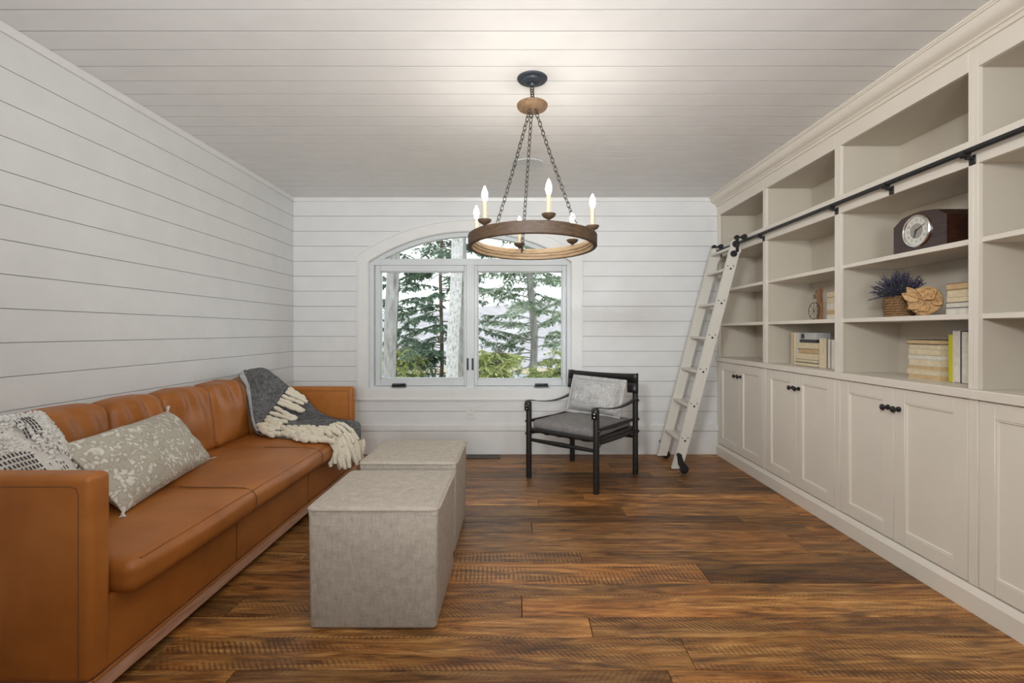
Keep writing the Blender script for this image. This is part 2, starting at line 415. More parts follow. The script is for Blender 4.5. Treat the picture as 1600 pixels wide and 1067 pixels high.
def thing(name, label, cat, loc=(0, 0, 0), group=None, rotz=0):
    o = bpy.data.objects.new(name, None); C.objects.link(o); o.location = loc; o.rotation_euler = (0, 0, rotz)
    o.empty_display_size = 0.05; o['label'] = label; o['category'] = cat
    if group: o['group'] = group
    ORG[o.name] = Vector(loc); return o
def tag(o, label, cat, group=None):
    o['label'] = label; o['category'] = cat
    if group: o['group'] = group
    return o
def struct(o, label=None, cat=None):
    o['kind'] = 'structure'
    if label: o['label'] = label
    if cat: o['category'] = cat
    return o

# ------------------------------------------------------------------ room shell
XL, XR, YB, YF, ZC = -2.127, 2.275, 4.50, -1.9, 2.436
PITCH = 0.1426; Z0 = 0.691           # shiplap course height, one joint height
GAP = 0.0030; PT = 0.018             # plank gap and thickness
joints = [Z0+PITCH*k for k in range(-3, 12)]   # .263 ... 2.26

# floor
fl = struct(MB().box(XL-0.05, XR+0.05, YF, YB+0.05, -0.06, -0.018).build('floor', 'slot_dark'), 'dark brown reclaimed oak plank floor with saw marks', 'floor')
near_rows = [4.50, 4.36, 4.19, 4.05, 3.92, 3.77, 3.54, 3.40, 3.29, 3.17, 3.00, 2.893, 2.742, 2.503, 2.382, 2.195, 2.094, 1.936, 1.809, 1.634]
rows = list(near_rows)
rr = random.Random(3)
while rows[-1] > YF: rows.append(rows[-1]-rr.choice([0.11, 0.13, 0.15, 0.17, 0.19, 0.22]))
fixed = {2.742: [-1.35, 0.088, 1.72], 2.382: [-1.1, 0.33], 2.195: [-0.75, 0.90], 1.936: [-1.2, 0.02], 1.634: [-1.3, 0.62], 2.503: [-1.6, 1.55], 2.094: [-0.9, 1.9]}
tones = {(2.195, 2): (0.10, 0.3), (2.195, 1): (0.78, 0.9), (2.382, 0): (0.5, 1.0), (2.382, 1): (0.45, 0.9)}
for i in range(len(rows)-1):
    y1, y0 = rows[i], rows[i+1]
    cuts = fixed.get(y0)
    if cuts is None:
        cuts = []; x = XL+rr.uniform(0.3, 1.6)
        while x < XR-0.2: cuts.append(x); x += rr.uniform(1.0, 2.3)
    xs = [XL]+cuts+[XR]
    for k in range(len(xs)-1):
        a, b = xs[k]+(0.0012 if k else 0), xs[k+1]-0.0012
        dz = rr.uniform(-0.0012, 0.0006)
        tn, sw = tones.get((y0, k), (min(1, max(0.12, rr.gauss(0.50, 0.24))), rr.uniform(0.15, 1.0)))
        if y0 < 2.0: tn = min(1, tn+0.08)
        MB().box(a, b, y0+0.0012, y1-0.0012, -0.02, dz, 0.0018).build('plank', 'floor', fl, origin=((a+b)/2, (y0+y1)/2, -0.01), smooth=False, color=(tn, sw, rr.random(), 1))

# ceiling
ce = struct(MB().box(XL-0.05, XR+0.05, YF, YB+0.05, ZC+0.0006, ZC+0.08).build('ceiling', 'ceiling_joint_shade'), 'white tongue and groove plank ceiling', 'ceiling')
ys = []; y = 2.003-0.1335*30
while y < YB+0.1335: ys.append(y); y += 0.1335
for a, b in zip(ys[:-1], ys[1:]):
    a, b = max(a, YF), min(b, YB)
    if b-a < 0.02: continue
    MB().box(XL, XR, a+0.0024, b-0.0024, ZC, ZC+0.022).build('plank', 'ceiling_paint', ce, origin=((XL+XR)/2, (a+b)/2, ZC), smooth=False)

# left wall: backing and shiplap boards (board face at XL)
wl = struct(MB().box(XL-0.10, XL-0.008, YF, YB+0.12, -0.02, ZC+0.03).build('wall_left', 'groove_paint'), 'white horizontal shiplap wall behind the sofa', 'wall')
zz = [0.0]+joints+[ZC]
for a, b in zip(zz[:-1], zz[1:]):
    MB().box(XL-PT, XL, YF, YB, a+GAP/2, b-GAP/2, 0.0005).build('plank', 'white_paint', wl, origin=(XL, (YF+YB)/2, (a+b)/2), smooth=False)

# back wall with the arched window opening
WCX = (734.3-808)/164.4                      # window centre
CW = 175.3/164.4; CIW = 159/164.4            # casing half widths outer / inner
def zpx(y): return CAMZ-(y-517.5)/164.4
CZ0, CSP, CTOP = zpx(624.5), zpx(398.5), zpx(343.0)      # outer casing bottom, spring, crown
IZ0, ISP, ITOP = zpx(607.3), zpx(409.0), zpx(361.0)      # inner
def arc(hw, zs, zt, n=28):
    rise = zt-zs; R = (hw*hw+rise*rise)/(2*rise); zc = zt-R; a = math.asin(min(1, hw/R))
    return [(WCX+R*sin(-a+2*a*i/n), zc+R*cos(-a+2*a*i/n)) for i in range(n+1)]
def arch_z(x, hw, zs, zt):
    rise = zt-zs; R = (hw*hw+rise*rise)/(2*rise); return zt-R+sqrt(max(0, R*R-(x-WCX)**2))
wb = thing('wall_back', 'white horizontal shiplap wall around the arched window', 'wall', (0, YB, 0)); wb['kind'] = 'structure'
HX = CW-0.03
bk = MB()                                     # backing in strips round the opening
bk.box(XL-0.1, WCX-HX, YB+0.010, YB+0.12, -0.02, ZC+0.03); bk.box(WCX+HX, XR+0.1, YB+0.010, YB+0.12, -0.02, ZC+0.03)
bk.box(WCX-HX, WCX+HX, YB+0.010, YB+0.12, -0.02, CZ0+0.03)
N = 24
for i in range(N):
    x0 = WCX-HX+2*HX*i/N; x1 = WCX-HX+2*HX*(i+1)/N
    zb = lambda x: max(arch_z(x, CW, CSP, CTOP)-0.035, CSP-0.02)
    v = [(x0, yy, zb(x0)) for yy in (YB+0.010, YB+0.12)]+[(x1, yy, zb(x1)) for yy in (YB+0.010, YB+0.12)]
    v += [(p[0], p[1], ZC+0.03) for p in v]
    bk.add(v, [(0, 1, 3, 2), (4, 6, 7, 5), (0, 4, 5, 1), (2, 3, 7, 6), (0, 2, 6, 4), (1, 5, 7, 3)])
bk.build('wall_core', 'groove_paint', wb, smooth=False)
def plank_back(x0, x1, a, b):
    MB().box(x0, x1, YB, YB+PT, a+GAP*0.65, b-GAP*0.65, 0.0005).build('plank', 'white_paint', wb, origin=((x0+x1)/2, YB, (a+b)/2), smooth=False)
zz = [0.0]+joints+[ZC]
RISE = CTOP-CSP; RR = (CW*CW+RISE*RISE)/(2*RISE)
for a, b in zip(zz[:-1], zz[1:]):
    if b <= CZ0 or a >= CTOP: plank_back(XL, XR, a, b); continue
    if a < CZ0 < b: MB().box(WCX-CW+0.0125, WCX+CW-0.0125, YB, YB+PT, a+GAP/2, CZ0+0.01, 0.0011).build('plank', 'white_paint', wb, origin=(WCX, YB, (a+CZ0)/2), smooth=False)
    if b > CSP: # board cut to the arch: polygon following it
        for sg in (-1, 1):
            end = XL if sg < 0 else XR
            pts = []
            for i in range(9):
                z = a+GAP*0.65+(b-a-GAP*1.3)*i/8
                if z <= CSP: hx = CW-0.012
                elif z >= CTOP-0.012: hx = 0.0
                else: hx = max(0, sqrt(max(0, RR**2-(z-(CTOP-RR))**2))-0.012)
                pts.append((WCX+sg*hx, z))
            poly = [(end, a+GAP*0.65)]+pts+[(end, b-GAP*0.65)]
            MB().prism(poly, 'Y', YB, YB+PT).build('plank', 'white_paint', wb, origin=((end+WCX)/2, YB, (a+b)/2), smooth=False)
    else:
        plank_back(XL, WCX-CW+0.012, a, b); plank_back(WCX+CW-0.012, XR, a, b)

struct(MB().box(XR-0.012, XR+0.09, YF, YB+0.12, -0.02, ZC+0.03).build('wall_right', 'white_paint'), 'white wall behind the bookcases', 'wall')

paint('unseen_wall_dark', (0.10, 0.09, 0.08, 1), 0.7)  # unseen end wall, made dark to cut light on camera-facing sides
struct(MB().box(XL-0.1, XR+0.1, YF-0.1, YF, -0.02, ZC+0.03).build('wall_front', 'unseen_wall_dark'), 'added unseen dark wall at the end opposite the window', 'wall')
# baseboards and ceiling trims
def base_prof(d0, d1): return d0, d1
bb = MB(); bb.box(XL, 1.9, YB-0.016, YB+0.002, 0.0, 0.222, 0.002); bb.prism([(YB-0.016, 0.222), (YB-0.026, 0.228), (YB-0.026, 0.275), (YB-0.016, 0.284), (YB+0.002, 0.284), (YB+0.002, 0.222)], 'X', XL, 1.9)
struct(bb.build('baseboard_back', 'trim_paint'), 'tall white baseboard under the window', 'baseboard')
bb = MB(); bb.box(XL-0.002, XL+0.016, YF, YB-0.02, 0.0, 0.222, 0.002); bb.prism([(XL+0.016, 0.222), (XL+0.02, 0.228), (XL+0.02, 0.275), (XL+0.016, 0.284), (XL-0.002, 0.284), (XL-0.002, 0.222)], 'Y', YF, YB-0.02)
struct(bb.build('baseboard_left', 'trim_paint'), 'white baseboard behind the sofa', 'baseboard')
prof = [(0, 0), (0.014, 0), (0.016, 0.008), (0.016, 0.026), (0.022, 0.036), (0, 0.036)]
struct(MB().prism([(XL+d-0.001, ZC-0.037+z) for d, z in prof], 'Y', YF, YB).build('trim_1', 'trim_paint'), 'thin white ceiling trim along the sofa wall', 'trim')
struct(MB().prism([(YB-d+0.001, ZC-0.037+z) for d, z in prof], 'X', XL, 1.84).build('trim_2', 'trim_paint'), 'thin white ceiling trim above the window wall', 'trim')

# ------------------------------------------------------------------ window
win = thing('window_1', 'arched white casement window with two sashes and fan light', 'window', (WCX, YB, CZ0)); win['kind'] = 'structure'
def ring_arch(hwO, z0O, spO, topO, hwI, z0I, spI, topI, y0, y1):
    def loop(hw, z0, sp, top): return [(WCX-hw, z0)]+arc(hw, sp, top)+[(WCX+hw, z0)]
    A, B = loop(hwO, z0O, spO, topO), loop(hwI, z0I, spI, topI); k = len(A); v = []
    for L, yy in ((A, y0), (B, y0), (B, y1), (A, y1)): v += [(p[0], yy, p[1]) for p in L]
    f = []
    for i in range(k):
        j = (i+1) % k
        for r in range(4):
            r2 = (r+1) % 4; f.append((r*k+i, r*k+j, r2*k+j, r2*k+i))
    return MB().add(v, f)
ring_arch(CW, CZ0, CSP, CTOP, CIW, IZ0, ISP, ITOP, YB-0.018, YB+0.02).build('casing', 'trim_paint', win)
e = 0.014
ring_arch(CW+0.002, CZ0-0.002, CSP+0.001, CTOP+0.002, CW-e, CZ0+e, CSP-0.004, CTOP-e, YB-0.027, YB).build('back_band', 'trim_paint', win)
YG = YB+0.045                                # window unit front
q = 1.010
ring_arch(CIW+0.01, IZ0-0.01, ISP, ITOP+0.01, CIW-0.004, IZ0+0.004, ISP-0.002, ITOP-0.004, YB-0.006, YB+0.12).build('jamb_lining', 'trim_paint', win)
def zq(y, Y=YG): return CAMZ-(y-517.5)*Y/740
def xq(x, Y=YG): return (x-808)*Y/740
hwF = CIW+0.002
ring_arch(hwF, IZ0-0.005, ISP, ITOP+0.004, CIW-0.042, IZ0+0.018, ISP-0.02, ITOP-0.042, YG, YG+0.07).build('frame', 'window_white', win)
fr = MB()
fr.box(WCX-CIW+0.02, WCX+CIW-0.02, YG-0.002, YG+0.068, zq(414.5), zq(404), 0.004)
fr.box(xq(728.7), xq(741.5), YG-0.004, YG+0.066, IZ0, zq(412), 0.004)
fr.build('mullion', 'window_white', win)
def sash(x0, x1, z0, z1, gx0, gx1, gz0, gz1):
    s = MB()
    ya, yb_ = YG+0.010, YG+0.055
    s.box(x0, gx0, ya, yb_, z0, z1, 0.004); s.box(gx1, x1, ya, yb_, z0, z1, 0.004)
    s.box(gx0, gx1, ya, yb_, z0, gz0, 0.004); s.box(gx0, gx1, ya, yb_, gz1, z1, 0.004)
    g = 0.008
    s.box(gx0, gx0+g, ya+0.012, yb_, gz0, gz1, 0.002); s.box(gx1-g, gx1, ya+0.012, yb_, gz0, gz1, 0.002)
    s.box(gx0, gx1, ya+0.012, yb_, gz0, gz0+g, 0.002); s.box(gx0, gx1, ya+0.012, yb_, gz1-g, gz1, 0.002)
    o = s.build('sash', 'window_white', win)
    MB().box(gx0, gx1, YG+0.034, YG+0.040, gz0, gz1).build('pane', 'glass', o, smooth=False)
    return o
sash(xq(586), xq(729), zq(603), zq(414), xq(594), xq(725), zq(591.5), zq(424))
sash(xq(741), xq(884.5), zq(603), zq(414), xq(746), xq(878.5), zq(592.5), zq(424))
apts = arc(CIW-0.04, zq(404), ITOP-0.038)
MB().prism(apts, 'Y', YG+0.034, YG+0.040).build('pane', 'glass', win, smooth=False)
for xc in (624, 846):
    c = MB(); xx = xq(xc); z = zq(601)
    c.prism([(xx-0.068, z-0.02), (xx+0.068, z-0.02), (xx+0.060, z+0.012), (xx-0.060, z+0.012)], 'Y', YG-0.03, YG+0.012)
    c.tube([(xx-0.05, YG-0.034, z), (xx+0.02, YG-0.038, z+0.004), (xx+0.05, YG-0.034, z+0.008)], 0.009, 8)
    c.build('crank', 'black_metal', win)
for xc in (731, 738.7):
    c = MB(); xx = xq(xc); c.box(xx-0.0085, xx+0.0085, YG-0.018, YG+0.005, zq(578), zq(559.5), 0.003); c.build('sash_lock', 'black_metal', win)

# ------------------------------------------------------------------ built-in cabinetry along the right wall
FX = 1.90; BX = 2.255
stl = [(4.455, YB+0.002), (3.618, 3.662), (2.785, 2.835), (1.9515, 1.995), (1.118, 1.162)]   # stile spans, far to near
bays = [(stl[i+1][1], stl[i][0]) for i in range(4)]
descr_lo = ['behind the ladder by the window wall', 'under the stacked books and silver box', 'under the mantel clock bay', 'next after the clock bay, away from the window']
descr_up = ['open greige bookcase bay by the window wall, empty shelves behind the ladder', 'open greige bookcase bay holding the wheel ornament and the silver box',
            'open greige bookcase bay holding the mantel clock and lavender', 'open greige bookcase bay with empty shelves next to the clock bay']
def knob(par, y, z, name='knob'):
    k = MB().lathe([(0.0, 0.040), (0.010, 0.0395), (0.0155, 0.035), (0.0165, 0.030), (0.013, 0.025), (0.0065, 0.021), (0.006, 0.012), (0.0125, 0.008), (0.0135, 0.002), (0.0135, -0.001)], (FX, y, z), '-X', 20)
    k.build(name, 'black_metal', par)
def door(par, y0, y1, z0, z1, ky):
    w = 0.066; d = MB(); xa, xb = FX, FX+0.02
    d.box(xa, xb, y0, y0+w, z0, z1, 0.0015); d.box(xa, xb, y1-w, y1, z0, z1, 0.0015)
    d.box(xa, xb, y0+w-0.0005, y1-w+0.0005, z0, z0+w, 0.0015); d.box(xa, xb, y0+w-0.0005, y1-w+0.0005, z1-w, z1, 0.0015)
    o = d.build('door', 'greige_paint', par)
    a0, a1, c0, c1 = y0+w, y1-w, z0+w, z1-w; g = 0.010
    b = MB(); p = [(0, 0.0035), (g*0.5, 0.0025), (g, 0.011)]
    def bead(pa, pb, inn):
        v = []
        for (s_, dx) in [(0, 0.02)]+p+[(g, 0.02)]:
            for pt in (pa, pb):
                t = 1 if pt is pb else -1
                v.append((FX+dx, pt[0]+inn[0]*s_-(pb[0]-pa[0])/max(1e-6, abs(pb[0]-pa[0])+abs(pb[1]-pa[1]))*t*s_, pt[1]+inn[1]*s_-(pb[1]-pa[1])/max(1e-6, abs(pb[0]-pa[0])+abs(pb[1]-pa[1]))*t*s_))
        b.add(v, [(2*i, 2*i+1, 2*i+3, 2*i+2) for i in range(4)])
    bead((a0, c0), (a1, c0), (0, 1)); bead((a0, c1), (a1, c1), (0, -1)); bead((a0, c0), (a0, c1), (1, 0)); bead((a1, c0), (a1, c1), (-1, 0))
    b.build('bead', 'greige_paint', o, angle=20)
    MB().box(FX+0.0105, FX+0.019, a0, a1, c0, c1).build('panel', 'greige_paint', o, smooth=False)
    knob(o, ky, 0.779)
for i, (y0, y1) in enumerate(bays):
    t = thing('base_cabinet', 'greige two-door base cabinet with black knobs '+descr_lo[i], 'cabinet', (FX, (y0+y1)/2, 0.108), 'base cabinets')
    b = MB(); ya, yb_ = stl[i+1][0]+0.0005, stl[i][0]-0.0005
    b.box(FX+0.021, BX+0.004, ya, ya+0.018, 0.1088, 0.884); b.box(FX+0.021, BX+0.004, yb_-0.018, yb_, 0.1088, 0.884)
    b.box(BX-0.01, BX+0.004, ya, yb_, 0.1088, 0.884); b.box(FX+0.021, BX, ya, yb_, 0.1088, 0.126); b.box(FX+0.03, BX, ya, yb_, 0.866, 0.884)
    b.build('carcass', 'greige_paint', t, smooth=False)
    s = MB(); s.box(FX, FX+0.022, stl[i+1][0]+0.0005, stl[i+1][1], 0.1088, 0.8845, 0.0015)
    for yy in (stl[i+1][0]+0.010, stl[i+1][1]-0.010): s.box(FX-0.0012, FX+0.002, yy-0.0012, yy+0.0012, 0.112, 0.88)
    s.build('stile', 'greige_paint', t)
    if i == 0: MB().box(FX, FX+0.022, stl[0][0], YB-0.002, 0.1088, 0.8845, 0.0015).build('stile', 'greige_paint', t)
    ym = (y0+y1)/2; g = 0.002
    door(t, y0+g, ym-g*.6, 0.1125, 0.881, ym-0.034); door(t, ym+g*.6, y1-g, 0.1125, 0.881, ym+0.034)
YN = stl[-1][0]
pl = MB().prism([(FX-0.016, 0.0), (FX-0.016, 0.079), (FX-0.002, 0.106), (FX+0.30, 0.1085), (FX+0.30, 0.0)], 'Y', YN, YB-0.003)
tag(pl.build('cabinet_plinth', 'greige_paint', origin=(FX, YN, 0), angle=20), 'long greige plinth board running along the floor under cabinets', 'plinth')
ct = MB().box(FX-0.016, BX+0.012, YN-0.01, YB-0.003, 0.8848, 0.925, 0.003)
tag(ct.build('countertop', 'greige_paint', origin=(FX, YN, 0.885)), 'long greige painted countertop running above the base cabinets', 'countertop')
for i, (y0, y1) in enumerate(bays):
    t = thing('bookcase', descr_up[i], 'bookcase', (FX, (y0+y1)/2, 0.925), 'bookcase bays')
    sy0, sy1 = stl[i+1]
    mid = (sy0+sy1)/2
    far = (stl[i][0]+stl[i][1])/2 if i else YB-0.003
    zt = 0.9255
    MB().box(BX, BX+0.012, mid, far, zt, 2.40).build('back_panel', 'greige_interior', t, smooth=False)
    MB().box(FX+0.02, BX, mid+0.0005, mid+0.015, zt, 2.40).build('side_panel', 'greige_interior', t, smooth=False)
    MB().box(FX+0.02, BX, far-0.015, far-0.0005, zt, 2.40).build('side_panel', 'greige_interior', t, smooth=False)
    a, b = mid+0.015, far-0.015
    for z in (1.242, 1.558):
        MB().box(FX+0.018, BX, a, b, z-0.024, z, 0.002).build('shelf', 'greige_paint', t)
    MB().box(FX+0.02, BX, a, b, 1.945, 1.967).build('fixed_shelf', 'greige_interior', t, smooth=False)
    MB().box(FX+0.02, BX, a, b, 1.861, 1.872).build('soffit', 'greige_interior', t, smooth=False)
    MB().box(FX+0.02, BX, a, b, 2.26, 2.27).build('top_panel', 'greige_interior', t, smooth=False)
    MB().box(FX, FX+0.02, sy0 if i == 3 else mid, sy1, zt, 2.40, 0.001).build('stile', 'greige_paint', t)
    MB().box(FX, FX+0.02, stl[i][0], far, zt, 2.40, 0.001).build('stile', 'greige_paint', t)
    MB().box(FX, FX+0.02, sy1, stl[i][0], 1.86, 1.967, 0.0015).build('rail_fascia', 'greige_paint', t)
    MB().box(FX, FX+0.02, sy1, stl[i][0], 2.258, 2.40, 0.0015).build('header', 'greige_paint', t)
cr = [(FX+0.02, 2.345), (FX-0.010, 2.345), (FX-0.013, 2.350), (FX-0.012, 2.358), (FX-0.016, 2.362), (FX-0.024, 2.364), (FX-0.024, 2.369)]
for i in range(9):
    a = i/8; cr.append((FX-0.026-0.048*a-0.006*sin(pi*a), 2.371+0.047*a-0.008*sin(pi*a)))
cr += [(FX-0.080, 2.418), (FX-0.080, 2.424), (FX-0.085, 2.427), (FX-0.085, ZC+0.001), (FX+0.02, ZC+0.001)]
struct(MB().prism(cr, 'Y', YN, YB-0.001).build('trim_3', 'greige_paint', angle=28), 'greige crown moulding along the top of the bookcases', 'trim')

# ladder rail
RX, RZ, RRAD = 1.866, 1.912, 0.0118
lr = thing('ladder_rail', 'long black metal library ladder rail across the bookcases', 'rail', (RX, 3.0, RZ))
MB().cyl((RX, 1.13, RZ), (RX, 4.47, RZ), RRAD, n=16).build('rail', 'black_metal', lr)
for y in (1.14, 1.974, 2.40, 2.812, 3.645, 4.40):
    b = MB(); b.box(RX+0.004, FX+0.001, y-0.009, y+0.009, RZ-0.030, RZ-0.018, 0.002); b.box(FX-0.006, FX+0.001, y-0.014, y+0.014, RZ-0.052, RZ-0.012, 0.002)
    b.lathe([(0.017, -0.012), (0.017, 0.012)], (RX, y, RZ-0.006), 'Y', 16); b.build('bracket', 'black_metal', lr)

# ladder
LY0, LY1 = 3.90, 4.335
lad = thing('library_ladder', 'off-white wooden library ladder with black hardware leaning on rail', 'ladder', (1.32, (LY0+LY1)/2, 0))
xb, zb, xt, zt_ = 1.276, 0.035, 1.775, 1.920
sl = (xt-xb)/(zt_-zb)
def lx(z): return xb+(z-zb)*sl
for yy in (LY0, LY1-0.028):
    p = [(lx(zb), zb), (lx(zb)+0.086, zb), (lx(1.80)+0.086, 1.80)]
    for i in range(7):
        a = pi/2*i/6; p.append((lx(1.87)+0.086-0.022*sin(a*0.9)-0.02*(i/6), 1.83+0.085*i/6))
    p += [(lx(1.915)+0.025, 1.925), (lx(1.90)+0.006, 1.918)]
    MB().prism(p, 'Y', yy, yy+0.028).build('stile', 'ladder_paint', lad, angle=25)
for z in (1.690, 1.405, 1.122, 0.84, 0.556, 0.272):
    MB().box(lx(z)+0.004, lx(z)+0.090, LY0+0.027, LY1-0.027, z-0.022, z, 0.004).build('step', 'ladder_paint', lad)
    for yy, dy in ((LY0, -1), (LY1, 1)):
        b = MB()
        for dx, dz, r in ((0.044, -0.008, 0.0085), (0.020, 0.016, 0.0048), (0.068, 0.016, 0.0048)):
            b.lathe([(r, -0.004), (r, 0.002), (r*.6, 0.004)], (lx(z)+dx, yy, z+dz), '-Y' if dy < 0 else 'Y', 12)
        b.build('bolt', 'black_metal', lad)
MB().box(lx(1.862)+0.002, lx(1.862)+0.050, LY0+0.027, LY1-0.027, 1.845, 1.868, 0.004).build('step', 'ladder_paint', lad)
for yy, sg in ((LY0-0.010, -1), (LY1-0.028-0.010+0.04, 1)):
    h = MB(); x0 = lx(1.88)+0.022
    yc = LY0-0.006 if sg < 0 else LY1+0.006
    h.lathe([(0.028, -0.008), (0.028, 0.008), (0.02, 0.012)], (x0+0.012, yc, 1.885), 'Y', 20)
    h.lathe([(0.026, -0.008), (0.026, 0.008), (0.02, 0.012)], (x0-0.006, yc, 1.805), 'Y', 20)
    h.box(x0+0.012, x0+0.034, yc-0.010, yc+0.010, 1.82, 1.945, 0.003)
    h.lathe([(0.021, -0.014), (0.021, 0.014)], (RX, yc, RZ+RRAD+0.0195), 'Y', 18)
    h.lathe([(0.019, -0.012), (0.019, 0.012)], (x0+0.018, yc, 1.938), 'Y', 18)
    h.tube([(x0+0.02, yc, 1.935), (RX, yc, RZ+RRAD+0.022)], 0.008, 8)
    h.build('roller_hook', 'black_metal', lad)
for yc, sg in ((LY0-0.018, -1), (LY1+0.018, 1)):
    w = MB(); xw = 1.350
    w.lathe([(0.0, -0.012), (0.03, -0.012), (0.036, -0.008), (0.036, 0.008), (0.03, 0.012), (0.0, 0.012)], (xw+0.018, yc, 0.037), 'Y', 22)
    v = [(xw-0.035, 0.155), (xw-0.010, 0.158), (xw+0.012, 0.10), (xw+0.045, 0.06), (xw+0.05, 0.03), (xw+0.01, 0.02), (xw-0.026, 0.07)]
    w.prism(v, 'Y', yc-0.017, yc-0.011); w.prism(v, 'Y', yc+0.011, yc+0.017)
    w.lathe([(0.018, -0.018), (0.018, 0.018)], (xw-0.022, yc, 0.15), 'Y', 16)
    w.build('caster', 'black_metal', lad)

# ------------------------------------------------------------------ sofa
SFX = -1.30; SBX = -2.106; SY0, SY1 = 1.44, 3.82
sofa = thing('sofa', 'long tan leather sofa with wooden base rail and plump back cushions', 'sofa', ((SFX+SBX)/2, (SY0+SY1)/2, 0))
MB().box(SBX+0.06, SFX-0.13, SY0+0.12, SY1-0.12, 0.0, 0.055).build('plinth', 'black_wood', sofa, smooth=False)
r = MB(); r.box(SBX, SFX+0.004, SY0-0.004, SY1+0.004, 0.040, 0.090, 0.004); r.build('base_rail', 'sofa_rail', sofa)
MB().tube([(SFX+0.002, SY0+0.01, 0.093), (SFX+0.002, SY1-0.01, 0.093)], 0.005, 8).build('piping', 'leather', sofa)
MB().rbox(((SBX+SFX)/2, (SY0+SY1)/2, 0.205), ((SFX-SBX)/2-0.005, (SY1-SY0)/2-0.03, 0.115), 0.014, 6).build('apron', 'leather', sofa)
def arm(y0, y1):
    o = MB().rbox(((SBX+SFX)/2, (y0+y1)/2, (0.090+0.726)/2), ((SFX-SBX)/2, (y1-y0)/2, (0.726-0.090)/2), 0.022, 6, (0.0, 0.004, 0.002)).build('arm', 'leather', sofa)
    for yy in ((y0-0.0005,) if y0 < 2 else (y0-0.0005,)):
        MB().tube([(SFX-0.034, yy, 0.11), (SFX-0.034, yy, 0.67), (SFX-0.042, yy, 0.690), (SFX-0.06, yy, 0.694), (SBX+0.03, yy, 0.694)], 0.0016, 6).build('stitching', 'stitch_tan', o)
arm(SY0, SY0+0.082); arm(SY1-0.070, SY1)
MB().rbox((SBX+0.05, (SY0+SY1)/2, 0.41), (0.05, (SY1-SY0)/2-0.06, 0.315), 0.02, 6).build('back_frame', 'leather', sofa)
# bench seat cushion with two seams
IY0, IY1 = SY0+0.085, SY1-0.073
sx0, sx1 = -1.985, -1.235
seams = (2.232, 2.985)
cy, cx = (IY0+IY1)/2, (sx0+sx1)/2
def seatfn(q, e):
    y = q.y+cy
    front = max(0, e[0]); top = max(0, e[2])
    for s in seams:
        d = abs(y-s); q.z -= 0.010*math.exp(-(d/0.022)**2)*top; q.x -= 0.007*math.exp(-(d/0.014)**2)*(1 if e[0] > 0.9 else 0)
    secs = [IY0]+list(seams)+[IY1]
    for a, b in zip(secs[:-1], secs[1:]):
        if a <= y <= b:
            u = (2*(y-a)/(b-a)-1); q.z += 0.014*top*(1-u*u)*(1-e[0]**4); q.x += 0.012*(1-u*u)*(1 if e[0] > 0.8 else 0)*(1-e[2]**2)
    if e[2] > 0.5:
        q.z += 0.0055*sin(y*31+q.x*6)*max(0, 1-abs(y-2.75)/0.75)*(1-e[0]**2)*max(0, 0.3-e[0]*0.7)
        q.z += noise.noise(Vector((q.x*5, y*4, 1.3)))*0.006
    return q
from mathutils.bvhtree import BVHTree
smb = MB().rbox((cx, cy, 0.367), ((sx1-sx0)/2, (IY1-IY0)/2-0.003, 0.060), 0.042, 46, (0.008, 0.0, 0.014), seatfn)
bvh = BVHTree.FromPolygons([Vector(p) for p in smb.v], smb.f)
COLL = [bvh]
seat = smb.build('seat_cushion', 'leather', sofa, angle=60)
def on_seat(p, d):
    h = bvh.ray_cast(Vector(p), Vector(d).normalized()); return h[0]+h[1]*0.0012 if h[0] else None
for yy0, yy1 in ((IY0+0.045, seams[0]-0.004), (seams[0]+0.004, seams[1]-0.004), (seams[1]+0.004, IY1-0.045)):
    pts = [on_seat((sx1-0.016+0.3, yy0+(yy1-yy0)*k/24, 0.425-0.010+0.3), (-1, 0, -1)) for k in range(25)]
    MB().tube([p for p in pts if p], 0.0036, 6).build('welt_seam', 'leather', seat)
for sy in seams:
    pts = [on_seat((sx1+0.2, sy, z), (-1, 0, 0)) for z in (0.32, 0.335, 0.35, 0.365, 0.38, 0.393)]
    pts += [on_seat((sx1-0.012+0.3, sy, 0.412+0.3), (-1, 0, -1))]+[on_seat((sx1-d, sy, 0.7), (0, 0, -1)) for d in (0.045, 0.09, 0.14, 0.20, 0.28, 0.36)]
    MB().tube([p for p in pts if p], 0.0030, 6).build('welt_seam', 'stitch_tan', seat)
# end seam of the cushion towards the near arm
for s in seams:
    MB().tube([(SFX-0.0045, s-0.03, 0.10), (SFX-0.0035, s-0.03, 0.315)], 0.0022, 6).build('stitching', 'stitch_tan', sofa)
# back cushions
bnd = [IY0+0.004, 1.89, 2.257, 2.605, 2.985, 3.36, IY1-0.004]
for i in range(6):
    a, b = bnd[i]+0.003, bnd[i+1]-0.003; cyy = (a+b)/2; sd = i*3.7
    def bf(q, e, sd=sd, w=(b-a)/2):
        fr_ = max(0, e[0])
        fold = sin(e[1]*9+sd+e[2]*2.0)*math.exp(-((e[2]-0.75)/0.45)**2)*0.010*fr_*(1-e[1]**4)
        q.x += fold+noise.noise(Vector((e[1]*1.6+sd, e[2]*1.4, e[0])))*0.012*(1-abs(e[1])**3)
        q.z += noise.noise(Vector((e[1]*1.3+sd, 5.0, e[0])))*0.010*max(0, e[2])-0.016*max(0, e[2])*e[1]**4
        # lean: top goes back
        q.x -= (e[2])*0.030
        return q
    bmb = MB().rbox((-1.985, cyy, 0.625), (0.080, (b-a)/2, 0.200), 0.045, 20, (0.022, 0.004, 0.010), bf)
    COLL.append(BVHTree.FromPolygons([Vector(p) for p in bmb.v], bmb.f))
    bmb.build('back_cushion', 'leather', sofa, angle=60)

